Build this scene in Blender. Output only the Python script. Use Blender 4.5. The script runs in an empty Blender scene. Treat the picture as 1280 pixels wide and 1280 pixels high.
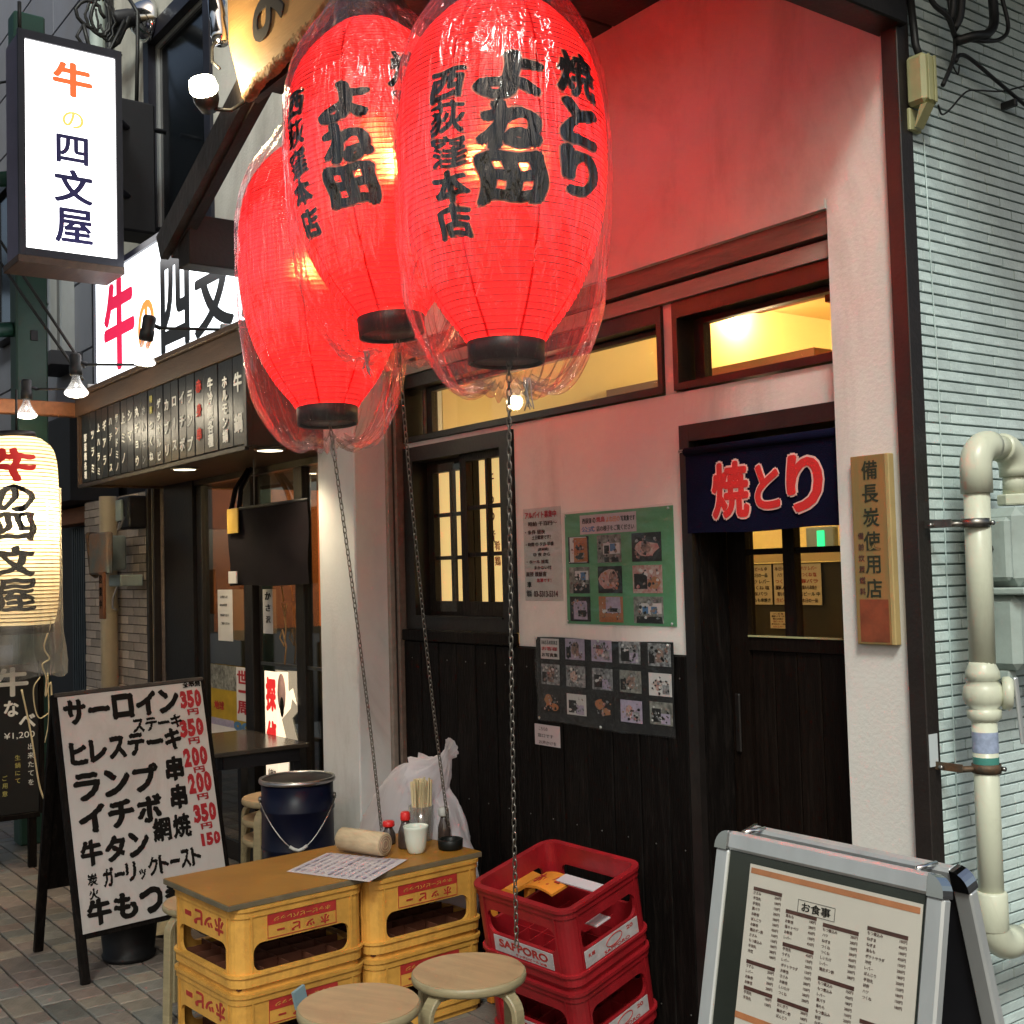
import bpy, bmesh, math, random
from mathutils import noise as NZ
from mathutils import Vector, Matrix
random.seed(7)
SC = bpy.context.scene
COL = SC.collection
PI = math.pi
# ------------------------------------------------------------------ camera, world, sun, exposure
cam_d = bpy.data.cameras.new('camera'); cam = bpy.data.objects.new('camera', cam_d); COL.objects.link(cam)
cam_d.sensor_width = 36.0; cam_d.lens = 1505.0 / 1280.0 * 36.0
cam_d.clip_start = 0.05; cam_d.clip_end = 300
_x = Vector((1115, 104, 1505)).normalized()          # facade direction in camera space
_y = Vector((2046, -17, -1505)); _y = (_y - _y.dot(_x) * _x).normalized()
_z = _x.cross(_y)
R = Matrix((_x, _y, _z))                              # camera -> world
CAM = Vector((1.828, -2.63, 1.5))
cam.matrix_world = Matrix.Translation(CAM) @ R.to_4x4()
SC.camera = cam

def on_screen(p):                                     # used only to choose which paving tiles / wall tiles are single parts
    q = R.transposed() @ (Vector(p) - CAM)
    if q.z > -0.1: return None
    return 640 + 1505 * q.x / -q.z, 640 - 1505 * q.y / -q.z, -q.z

W = bpy.data.worlds.new('World'); SC.world = W; W.use_nodes = True
nt = W.node_tree; nt.nodes.clear()
sky = nt.nodes.new('ShaderNodeTexSky'); sky.sky_type = 'NISHITA'; sky.sun_disc = False
SUN_EL, SUN_AZ = math.radians(47), math.radians(130)   # azimuth measured from +Y towards +X
sky.sun_elevation = SUN_EL; sky.sun_rotation = SUN_AZ
sky.air_density = 1.0; sky.dust_density = 4.0; sky.ozone_density = 0.6
bg = nt.nodes.new('ShaderNodeBackground'); bg.inputs['Strength'].default_value = 0.115
wo = nt.nodes.new('ShaderNodeOutputWorld')
tint = nt.nodes.new('ShaderNodeMix'); tint.data_type = 'RGBA'; tint.blend_type = 'MULTIPLY'; tint.inputs[0].default_value = 1.0
tint.inputs[7].default_value = (1.0, .95, .86, 1)
nt.links.new(sky.outputs[0], tint.inputs[6]); nt.links.new(tint.outputs[2], bg.inputs[0]); nt.links.new(bg.outputs[0], wo.inputs[0])
sd = bpy.data.lights.new('sun', 'SUN'); sun = bpy.data.objects.new('sun', sd); COL.objects.link(sun)
sd.energy = 2.0; sd.angle = math.radians(14); sd.color = (0.88, 1.0, 0.96)
sdir = Vector((math.sin(SUN_AZ) * math.cos(SUN_EL), math.cos(SUN_AZ) * math.cos(SUN_EL), math.sin(SUN_EL)))
sun.rotation_euler = sdir.to_track_quat('Z', 'Y').to_euler()
SC.view_settings.view_transform = 'Standard'; SC.view_settings.look = 'None'
SC.view_settings.exposure = 0.15; SC.view_settings.gamma = 1.0; SC.view_settings.use_curve_mapping = False
SC.render.engine = 'CYCLES'
SC.cycles.use_denoising = True
try: SC.cycles.denoiser = 'OPENIMAGEDENOISE'
except Exception: pass
SC.cycles.max_bounces = 10; SC.cycles.diffuse_bounces = 4; SC.cycles.glossy_bounces = 4
SC.cycles.transparent_max_bounces = 24; SC.cycles.transmission_bounces = 8
SC.cycles.sample_clamp_indirect = 60.0; SC.cycles.caustics_reflective = False; SC.cycles.caustics_refractive = False

def point_light(name, loc, power, color, size=0.03, kind='POINT', target=None, spot=1.6, blend=0.5):
    l = bpy.data.lights.new(name, kind); o = bpy.data.objects.new(name, l); COL.objects.link(o)
    l.energy = power; l.color = color; l.shadow_soft_size = size
    if kind == 'SPOT': l.spot_size = spot; l.spot_blend = blend
    o.location = loc
    if target is not None:
        o.rotation_euler = (Vector(loc) - Vector(target)).to_track_quat('Z', 'Y').to_euler()
    return o

# ------------------------------------------------------------------ materials
M = {}
def lin(c): return tuple((v / 12.92 if v <= 0.04045 else ((v + 0.055) / 1.055) ** 2.4) for v in c)
def mat(name, col, rough=0.6, metal=0.0, var=0.0, vscale=8.0, bump=0.0, bscale=60.0, stretch=(1, 1, 1), dark=None, spec=None, rnd=0.0, rough_var=0.0, stain=0.0, sscale=3.0, sstretch=(1, 1, .35), scol=(.16, .13, .10)):
    """principled material with noise-driven colour wear, bump and per-object random tone"""
    m = bpy.data.materials.new(name); m.use_nodes = True; n = m.node_tree; N = n.nodes; L = n.links
    b = N['Principled BSDF']; b.inputs['Roughness'].default_value = rough; b.inputs['Metallic'].default_value = metal
    if spec is not None: b.inputs['Specular IOR Level'].default_value = spec
    base = N.new('ShaderNodeRGB'); base.outputs[0].default_value = (*col, 1); src = base.outputs[0]
    tc = N.new('ShaderNodeTexCoord'); mp = N.new('ShaderNodeMapping'); mp.inputs['Scale'].default_value = stretch
    L.new(tc.outputs['Object'], mp.inputs[0])
    if var > 0:
        nz = N.new('ShaderNodeTexNoise'); nz.inputs['Scale'].default_value = vscale; nz.inputs['Detail'].default_value = 6
        nz.inputs['Roughness'].default_value = 0.65; L.new(mp.outputs[0], nz.inputs['Vector'])
        rp = N.new('ShaderNodeValToRGB'); rp.color_ramp.elements[0].position = 0.35; rp.color_ramp.elements[1].position = 0.68
        L.new(nz.outputs[0], rp.inputs[0])
        mx = N.new('ShaderNodeMix'); mx.data_type = 'RGBA'
        d = dark if dark is not None else tuple(c * (1 - var) for c in col)
        mx.inputs[6].default_value = (*d, 1); L.new(src, mx.inputs[7]); L.new(rp.outputs[0], mx.inputs[0]); src = mx.outputs[2]
        if rough_var > 0:
            mr = N.new('ShaderNodeMapRange'); mr.inputs['To Min'].default_value = max(0, rough - rough_var); mr.inputs['To Max'].default_value = min(1, rough + rough_var)
            L.new(nz.outputs[0], mr.inputs[0]); L.new(mr.outputs[0], b.inputs['Roughness'])
    if stain > 0:
        mp2 = N.new('ShaderNodeMapping'); mp2.inputs['Scale'].default_value = sstretch; L.new(tc.outputs['Object'], mp2.inputs[0])
        n3 = N.new('ShaderNodeTexNoise'); n3.inputs['Scale'].default_value = sscale; n3.inputs['Detail'].default_value = 12; n3.inputs['Roughness'].default_value = .72; n3.inputs['Distortion'].default_value = .6
        L.new(mp2.outputs[0], n3.inputs['Vector']); r3 = N.new('ShaderNodeValToRGB'); r3.color_ramp.elements[0].position = .50; r3.color_ramp.elements[1].position = .72
        L.new(n3.outputs[0], r3.inputs[0]); ms = N.new('ShaderNodeMath'); ms.operation = 'MULTIPLY'; ms.inputs[1].default_value = stain; L.new(r3.outputs[0], ms.inputs[0])
        m3 = N.new('ShaderNodeMix'); m3.data_type = 'RGBA'; m3.inputs[7].default_value = (*scol, 1); L.new(src, m3.inputs[6]); L.new(ms.outputs[0], m3.inputs[0]); src = m3.outputs[2]
    if rnd > 0:
        oi = N.new('ShaderNodeObjectInfo'); hs = N.new('ShaderNodeHueSaturation')
        mr = N.new('ShaderNodeMapRange'); mr.inputs['To Min'].default_value = 1 - rnd; mr.inputs['To Max'].default_value = 1 + rnd
        L.new(oi.outputs['Random'], mr.inputs[0]); L.new(mr.outputs[0], hs.inputs['Value']); L.new(src, hs.inputs['Color']); src = hs.outputs[0]
    L.new(src, b.inputs['Base Color'])
    if bump > 0:
        nb = N.new('ShaderNodeTexNoise'); nb.inputs['Scale'].default_value = bscale; nb.inputs['Detail'].default_value = 5
        L.new(mp.outputs[0], nb.inputs['Vector'])
        bp = N.new('ShaderNodeBump'); bp.inputs['Strength'].default_value = bump; bp.inputs['Distance'].default_value = 0.01
        L.new(nb.outputs[0], bp.inputs['Height']); L.new(bp.outputs[0], b.inputs['Normal'])
    M[name] = m; return m

def emit(name, col, strength, var=0.0, vscale=3.0):
    m = bpy.data.materials.new(name); m.use_nodes = True; n = m.node_tree; N = n.nodes; L = n.links
    b = N['Principled BSDF']; b.inputs['Base Color'].default_value = (*[min(.8, c) for c in col], 1); b.inputs['Roughness'].default_value = .4
    b.inputs['Emission Color'].default_value = (*col, 1); b.inputs['Emission Strength'].default_value = strength
    M[name] = m; return m

def thin(name, tint=(1, 1, 1), gloss=0.12, rough=0.05, haze=0.0, haze_col=(0.8, 0.8, 0.8), bump=0.0, bscale=30, stretch=(1, 1, 1)):
    """thin clear sheet: window glass, plastic film or wrap"""
    m = bpy.data.materials.new(name); m.use_nodes = True; n = m.node_tree; N = n.nodes; L = n.links; N.clear()
    out = N.new('ShaderNodeOutputMaterial'); tr = N.new('ShaderNodeBsdfTransparent'); tr.inputs[0].default_value = (*tint, 1)
    gl = N.new('ShaderNodeBsdfGlossy'); gl.inputs['Roughness'].default_value = rough
    fr = N.new('ShaderNodeLayerWeight'); fr.inputs['Blend'].default_value = 0.25
    mr = N.new('ShaderNodeMapRange'); mr.inputs['To Min'].default_value = gloss * .35; mr.inputs['To Max'].default_value = min(1, gloss * 4)
    L.new(fr.outputs['Facing'], mr.inputs[0])
    mx = N.new('ShaderNodeMixShader'); L.new(mr.outputs[0], mx.inputs[0]); L.new(tr.outputs[0], mx.inputs[1]); L.new(gl.outputs[0], mx.inputs[2])
    last = mx.outputs[0]
    if haze > 0:
        df = N.new('ShaderNodeBsdfDiffuse'); df.inputs[0].default_value = (*haze_col, 1)
        tl = N.new('ShaderNodeBsdfTranslucent'); tl.inputs[0].default_value = (*haze_col, 1)
        ad = N.new('ShaderNodeMixShader'); ad.inputs[0].default_value = .5; L.new(df.outputs[0], ad.inputs[1]); L.new(tl.outputs[0], ad.inputs[2])
        m2 = N.new('ShaderNodeMixShader')
        h = N.new('ShaderNodeMapRange'); h.inputs['To Min'].default_value = haze; h.inputs['To Max'].default_value = min(1, haze * 5)
        L.new(fr.outputs['Facing'], h.inputs[0]); L.new(h.outputs[0], m2.inputs[0]); L.new(last, m2.inputs[1]); L.new(ad.outputs[0], m2.inputs[2]); last = m2.outputs[0]
    if bump > 0:
        tc = N.new('ShaderNodeTexCoord'); mp = N.new('ShaderNodeMapping'); mp.inputs['Scale'].default_value = stretch
        nz = N.new('ShaderNodeTexNoise'); nz.inputs['Scale'].default_value = bscale; nz.inputs['Detail'].default_value = 3
        nz.inputs['Distortion'].default_value = 1.2
        bp = N.new('ShaderNodeBump'); bp.inputs['Strength'].default_value = bump; bp.inputs['Distance'].default_value = 0.02
        L.new(tc.outputs['Object'], mp.inputs[0]); L.new(mp.outputs[0], nz.inputs['Vector']); L.new(nz.outputs[0], bp.inputs['Height']); L.new(bp.outputs[0], gl.inputs['Normal'])
    L.new(last, out.inputs[0]); M[name] = m; return m

def paper_lamp(name, col, forward=0.3, frough=0.45, fcol=None, diffuse=None):
    """lantern paper: light inside passes through it, part scattered wide and part in a soft forward lobe"""
    m = bpy.data.materials.new(name); m.use_nodes = True; n = m.node_tree; N = n.nodes; L = n.links; N.clear()
    out = N.new('ShaderNodeOutputMaterial')
    tc = N.new('ShaderNodeTexCoord'); nz = N.new('ShaderNodeTexNoise'); nz.inputs['Scale'].default_value = 22; nz.inputs['Detail'].default_value = 6
    L.new(tc.outputs['Object'], nz.inputs['Vector'])
    mx = N.new('ShaderNodeMix'); mx.data_type = 'RGBA'; mx.inputs[6].default_value = (*[c * .82 for c in col], 1); mx.inputs[7].default_value = (*col, 1); L.new(nz.outputs[0], mx.inputs[0])
    tl = N.new('ShaderNodeBsdfTranslucent'); L.new(mx.outputs[2], tl.inputs[0])
    df = N.new('ShaderNodeBsdfDiffuse'); df.inputs[0].default_value = (*(diffuse or col), 1)
    a = N.new('ShaderNodeMixShader'); a.inputs[0].default_value = .35; L.new(tl.outputs[0], a.inputs[1]); L.new(df.outputs[0], a.inputs[2])
    rf = N.new('ShaderNodeBsdfRefraction'); rf.inputs['IOR'].default_value = 1.28; rf.inputs['Roughness'].default_value = frough
    rf.inputs['Color'].default_value = (*(fcol or col), 1)
    b = N.new('ShaderNodeMixShader'); b.inputs[0].default_value = forward; L.new(a.outputs[0], b.inputs[1]); L.new(rf.outputs[0], b.inputs[2])
    L.new(b.outputs[0], out.inputs[0]); M[name] = m; return m

mat('plaster_pink', (.73, .71, .66), .85, var=.08, vscale=3, bump=.14, bscale=90, stain=.35, sscale=2.2)
mat('plaster_cream', (.70, .68, .60), .85, var=.14, vscale=2, bump=.25, bscale=70, stain=.45, sscale=1.5)
mat('plaster_pillar', (.74, .76, .76), .85, var=.10, vscale=4, bump=.10, bscale=70, stain=.35, sscale=3)
mat('dark_wood', (.018, .011, .008), .45, var=.5, vscale=9, bump=.3, bscale=40, stretch=(6, 6, .6), rnd=.25, spec=.18)
mat('door_wood', (.012, .007, .005), .5, var=.5, vscale=9, bump=.25, bscale=50, stretch=(8, 8, .5), rnd=.3, spec=.10, stain=.5, sscale=14, sstretch=(5, 5, .4), scol=(.026, .018, .014))
mat('black_wood', (.006, .0045, .004), .55, var=.4, vscale=10, bump=.25, bscale=40, stretch=(5, 5, .6), spec=.10, rnd=.25, stain=.5, sscale=14, sstretch=(4, 4, .5), scol=(.028, .022, .019))
mat('frame_black', (.014, .011, .010), .4, var=.4, vscale=12, bump=.1, bscale=60, spec=.4)
mat('trim_brown', (.018, .012, .010), .5, var=.35, vscale=14, bump=.15, bscale=90)
mat('beam_brown', (.20, .145, .115), .6, var=.35, vscale=7, bump=.2, bscale=40, stretch=(.4, 4, 4))
mat('beam_light', (.34, .29, .25), .6, var=.25, vscale=6, bump=.1, bscale=40, stretch=(.4, 4, 4))
mat('weathered_wood', (.055, .043, .036), .7, var=.55, vscale=8, bump=.5, bscale=35, stretch=(1, 1, .5))
mat('soffit_dark', (.016, .010, .008), .7, var=.4, vscale=6, bump=.2)
mat('tile_wall', (.64, .75, .73), .42, var=.20, vscale=9, bump=.25, bscale=130, rnd=.09, spec=.5, rough_var=.12, stain=.32, sscale=5, sstretch=(1, 1, .5), scol=(.20, .27, .25))
mat('grout_wall', (.27, .34, .33), .9, var=.3, vscale=20, bump=.3)
mat('brick_tile', (.64, .53, .43), .7, var=.35, vscale=9, bump=.5, bscale=70, rnd=.32)
mat('brick_grout', (.15, .12, .10), .9, var=.3, vscale=20, bump=.3)
for i, c in enumerate([(.23, .195, .17), (.215, .21, .19), (.235, .185, .16), (.155, .155, .14), (.255, .225, .185)]):
    mat('paver_%d' % i, c, .55, var=.35, vscale=14, bump=.35, bscale=90, rnd=.22, rough_var=.12)
mat('ground_joint', (.032, .03, .028), .9, var=.4, vscale=18, bump=.3)
mat('asphalt', (.05, .05, .05), .9, var=.3, vscale=8, bump=.5, bscale=120)
mat('crate_yellow', (.72, .37, .07), .46, var=.34, vscale=6, bump=.12, bscale=50, spec=.45, rough_var=.12, rnd=.06, stain=.55, sscale=9, sstretch=(1, 1, .6), scol=(.22, .10, .03))
mat('crate_orange', (.72, .25, .03), .45, var=.25, vscale=6, bump=.1, bscale=50)
mat('crate_red', (.34, .012, .018), .38, var=.35, vscale=6, bump=.1, bscale=50, spec=.5, rough_var=.12, stain=.5, sscale=9, sstretch=(1, 1, .6), scol=(.10, .012, .010))
mat('label_red', (.42, .03, .025), .5, var=.35, vscale=22)
mat('label_white', (.48, .44, .44), .5, var=.3, vscale=20)
mat('table_top', (.34, .15, .018), .45, var=.28, vscale=4, bump=.05, bscale=30, rough_var=.12, spec=.28, stain=.35, sscale=6, sstretch=(1, 1, 1), scol=(.12, .06, .015))
mat('table_edge', (.16, .13, .08), .6, var=.4, vscale=12)
mat('birch', (.46, .30, .16), .55, var=.22, vscale=5, bump=.06, bscale=60, stretch=(.6, 5, 1), rough_var=.1, stain=.45, sscale=5, sstretch=(1, 1, 1), scol=(.22, .13, .07))
mat('birch_edge', (.34, .28, .16), .45, var=.25, vscale=14, bump=.08, stretch=(1, 1, 8), stain=.4, sscale=8, sstretch=(1, 1, 1), scol=(.14, .11, .06))
mat('steel', (.35, .34, .32), .32, metal=1, var=.35, vscale=30, rough_var=.12)
mat('chain_steel', (.32, .30, .27), .38, metal=1, var=.4, vscale=30)
mat('rusty', (.20, .10, .05), .65, metal=.6, var=.6, vscale=25, dark=(.09, .08, .06), bump=.3)
mat('rust_plate', (.30, .15, .08), .7, metal=.2, var=.8, vscale=7, dark=(.14, .17, .17), bump=.3, bscale=40)
mat('aluminium', (.62, .64, .64), .38, metal=.5, var=.15, vscale=10, rough_var=.08, stretch=(1, 1, .3))
mat('chrome', (.7, .7, .7), .12, metal=1)
mat('pvc_cream', (.62, .64, .50), .35, var=.08, vscale=5, bump=.03, spec=.5, stain=.35, sscale=9, scol=(.26, .24, .16))
mat('meter_grey', (.38, .45, .42), .55, var=.2, vscale=8, bump=.12, bscale=40, stain=.4, sscale=7)
mat('sticker_blue', (.38, .45, .62), .4, var=.3, vscale=60)
mat('sticker_green', (.06, .24, .20), .4)
mat('cable_black', (.010, .010, .010), .5)
mat('plastic_yellow', (.42, .40, .20), .5, var=.15, vscale=20)
mat('bucket_blue', (.004, .006, .020), .35, var=.3, vscale=6, bump=.08, bscale=20, spec=.2)
mat('bucket_black', (.008, .008, .009), .5, var=.3, spec=.2)
mat('metal_rim', (.42, .42, .42), .3, metal=1, var=.2)
mat('porcelain', (.62, .66, .58), .22, spec=.6, var=.05)
mat('red_cap', (.62, .02, .02), .35)
mat('soy', (.012, .006, .004), .12, spec=.7)
mat('glass_bottle', (.05, .035, .03), .08, spec=.8)
mat('white_label', (.55, .55, .52), .5, var=.3, vscale=60)
mat('black_plastic', (.008, .009, .008), .4, var=.3, spec=.2)
mat('crate_inside_shade', (.10, .028, .010), .7, var=.4, vscale=10)  # shade inside the yellow crates put into a darker divider colour
mat('chopstick', (.66, .55, .33), .6, var=.2, vscale=30, rnd=.2)
mat('bamboo', (.56, .43, .27), .5, var=.25, vscale=10, stretch=(.5, 6, 6), bump=.06)
mat('wood_core', (.33, .22, .15), .6, var=.3, vscale=25)
mat('menu_paper', (.52, .46, .48), .6, var=.08, vscale=12)
mat('paper_white', (.60, .58, .56), .7, var=.06, vscale=8)
mat('mount_grey', (.028, .034, .030), .6, var=.3, spec=.2)
mat('poster_paper', (.74, .69, .65), .6, var=.07, vscale=6)
mat('ink_black', (.008, .007, .006), .6, var=.2, vscale=40, spec=.12)
mat('ink_grey', (.05, .045, .045), .5)
mat('ink_red', (.42, .012, .02), .5, var=.25, vscale=30)
mat('ink_brown', (.10, .035, .03), .6, var=.4, vscale=50)
mat('ink_orange', (.60, .23, .10), .6, var=.25, vscale=20)
mat('ink_blue', (.04, .13, .35), .5)
mat('chalk_white', (.82, .82, .78), .8, var=.12, vscale=60)
mat('chalk_yellow', (.50, .46, .14), .8, var=.2, vscale=60)
mat('chalk_red', (.55, .03, .02), .7)
mat('board_white', (.56, .54, .53), .38, var=.10, vscale=3, rough_var=.08, stain=.3, sscale=5)
mat('slate', (.017, .017, .020), .33, var=.35, vscale=7, rnd=.3, bump=.08, spec=.25)
mat('blackboard', (.008, .008, .008), .5, var=.3, vscale=6)
mat('noren_navy', (.004, .004, .020), .9, var=.3, vscale=10, bump=.35, bscale=350, spec=.1)
mat('noren_red', (.62, .02, .018), .85, bump=.3, bscale=350)
mat('noren_pink', (.72, .45, .40), .85)
mat('plaque_wood', (.34, .155, .05), .42, var=.30, vscale=4, dark=(.20, .16, .06), stretch=(5, 5, .8), bump=.06)
mat('plaque_edge', (.50, .36, .15), .45, var=.2)
mat('plaque_ink', (.030, .035, .022), .6, spec=.2)
mat('plaque_red', (.26, .06, .022), .6, var=.35, vscale=25)
mat('green_paper', (.10, .33, .15), .45, var=.15, vscale=6)
mat('photo_dark', (.008, .008, .008), .35, var=.5, vscale=40)
mat('photo_orange', (.48, .15, .04), .4, var=.35, vscale=40)
mat('photo_meat', (.38, .11, .10), .4, var=.75, vscale=70, dark=(.5, .42, .36))
mat('photo_room', (.34, .34, .30), .4, var=.7, vscale=45, dark=(.06, .06, .05))
mat('photo_blue', (.08, .20, .38), .4, var=.3, vscale=60)
mat('photo_purple', (.44, .38, .50), .4, var=.3, vscale=60)
mat('photo_face', (.42, .26, .20), .4, var=.6, vscale=80, dark=(.05, .04, .04))
mat('photo_grey', (.42, .43, .43), .4, var=.7, vscale=60, dark=(.04, .04, .045))
mat('photo_food', (.50, .14, .05), .4, var=.6, vscale=90, dark=(.28, .17, .08))
mat('orange_wall', (.62, .20, .05), .7, var=.1, vscale=3)
mat('room_cream', (.75, .62, .36), .8, var=.08, vscale=2)
mat('room_white', (.75, .68, .52), .8, var=.06, vscale=2)
mat('room_brown', (.30, .17, .09), .7, var=.2, vscale=3)
mat('room_dark', (.05, .045, .032), .8, var=.3, vscale=3)
mat('post_green', (.012, .055, .040), .45, var=.3, vscale=5, spec=.5)
mat('sign_frame', (.022, .022, .035), .4, var=.3, vscale=8)
mat('sign_side', (.17, .16, .26), .5, var=.2, vscale=6)
mat('siding', (.20, .21, .25), .7, var=.12, vscale=2, bump=.1, rnd=.08, stain=.4, sscale=.8)
mat('siding_joint', (.05, .05, .06), .8)
mat('shutter_blue', (.035, .05, .065), .5, var=.3, vscale=6)
mat('wood_orange', (.26, .095, .035), .6, var=.35, vscale=7, stretch=(.5, 4, 4))
mat('fascia_wood', (.085, .045, .026), .55, var=.4, vscale=7, stretch=(.5, 4, 4), bump=.2)
mat('signboard_wood', (.55, .30, .11), .6, var=.22, vscale=4, stretch=(.4, 3, 3), bump=.15)
mat('bark_edge', (.50, .26, .09), .8, var=.6, vscale=26, bump=1.0, bscale=60)
mat('window_dark', (.012, .014, .017), .12, spec=.7, var=.3, vscale=2)
mat('box_dark', (.011, .011, .016), .6, var=.3)
mat('yellow_tag', (.42, .26, .03), .6)
mat('black_cloth', (.011, .008, .010), .9, var=.4, vscale=5, bump=.3, bscale=300, spec=.1)
mat('poster_yellow', (.50, .32, .02), .5, var=.3, vscale=9)
mat('table_dark', (.06, .05, .042), .22, var=.3, vscale=5, spec=.6)
mat('slat_yellow', (.62, .50, .22), .6)
mat('tape_white', (.55, .60, .62), .5)
mat('line_grey', (.16, .16, .16), .5)
mat('pipe_beige', (.60, .49, .32), .45, var=.12, vscale=6)
mat('blue_tape', (.20, .30, .34), .6)
emit('sign_lit', (1.0, .99, 1.0), 3.2)
emit('sign_lit_blue', (.90, .96, 1.0), 2.8)
emit('glyph_lit_red', (1.0, .12, .03), .95)
emit('glyph_lit_orange', (1.0, .28, .06), 1.1)
emit('glyph_lit_pink', (.95, .02, .10), .65)
emit('glyph_lit_yellow', (1.0, .50, .12), 1.0)
mat('glyph_navy', (.035, .03, .16), .4)
mat('glyph_charcoal', (.03, .032, .04), .4)
emit('bulb_white', (1.0, .93, .80), 9)
emit('bulb_halo', (1.0, .96, .88), 2.4)
emit('bulb_hot', (1.0, .90, .68), 30)
emit('downlight', (1.0, .88, .62), 6)
emit('washi_lit', (1.0, .67, .26), .78)
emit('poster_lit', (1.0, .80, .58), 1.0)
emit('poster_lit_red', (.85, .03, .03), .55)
emit('exit_green', (.02, .9, .30), 1.2)
emit('far_lamp', (.85, .92, 1.0), 1.6)
thin('window_glass', (.97, .97, .95), gloss=.05, rough=.02)
thin('dark_glass', (.72, .75, .70), gloss=.22, rough=.03)
thin('bulb_glass', (.95, .95, .95), gloss=.3, rough=.05, haze=.12)
thin('wrap_plastic', (.985, .97, .97), gloss=.14, rough=.09, haze=.022, haze_col=(.80, .74, .76), bump=.7, bscale=17, stretch=(2.6, 2.6, .35))
thin('film_plastic', (.95, .95, .95), gloss=.07, rough=.12, haze=.012, bump=.4, bscale=14)
thin('bag_plastic', (.86, .83, .86), gloss=.16, rough=.22, haze=.72, haze_col=(.90, .86, .90), bump=.5, bscale=18)
thin('clear_plastic', (.88, .88, .88), gloss=.2, rough=.15, haze=.10)
paper_lamp('lantern_red', (.90, .0175, .0240), forward=.32, frough=.58, fcol=(1.0, .095, .030), diffuse=(.60, .008, .012))
paper_lamp('seam_red', (.45, .0015, .004), forward=.15, frough=.5, fcol=(.6, .02, .01), diffuse=(.30, .003, .005))
paper_lamp('lantern_cream', (.95, .84, .60), forward=.25, frough=.5, fcol=(1, .85, .5))
mat('lantern_rib', (.16, .004, .006), .6)
mat('lantern_seam', (.42, .006, .010), .6)
mat('lantern_rib_tan', (.30, .18, .06), .6)
mat('lantern_ring', (.013, .009, .011), .45, var=.3)
mat('lantern_ink', (.003, .0025, .003), .6, var=.3, vscale=30, spec=.15)
mat('lantern_ink_edge', (.85, .22, .12), .6)
mat('lantern_ink_red', (.60, .010, .012), .6)
mat('string_grey', (.34, .32, .31), .8)

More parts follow.
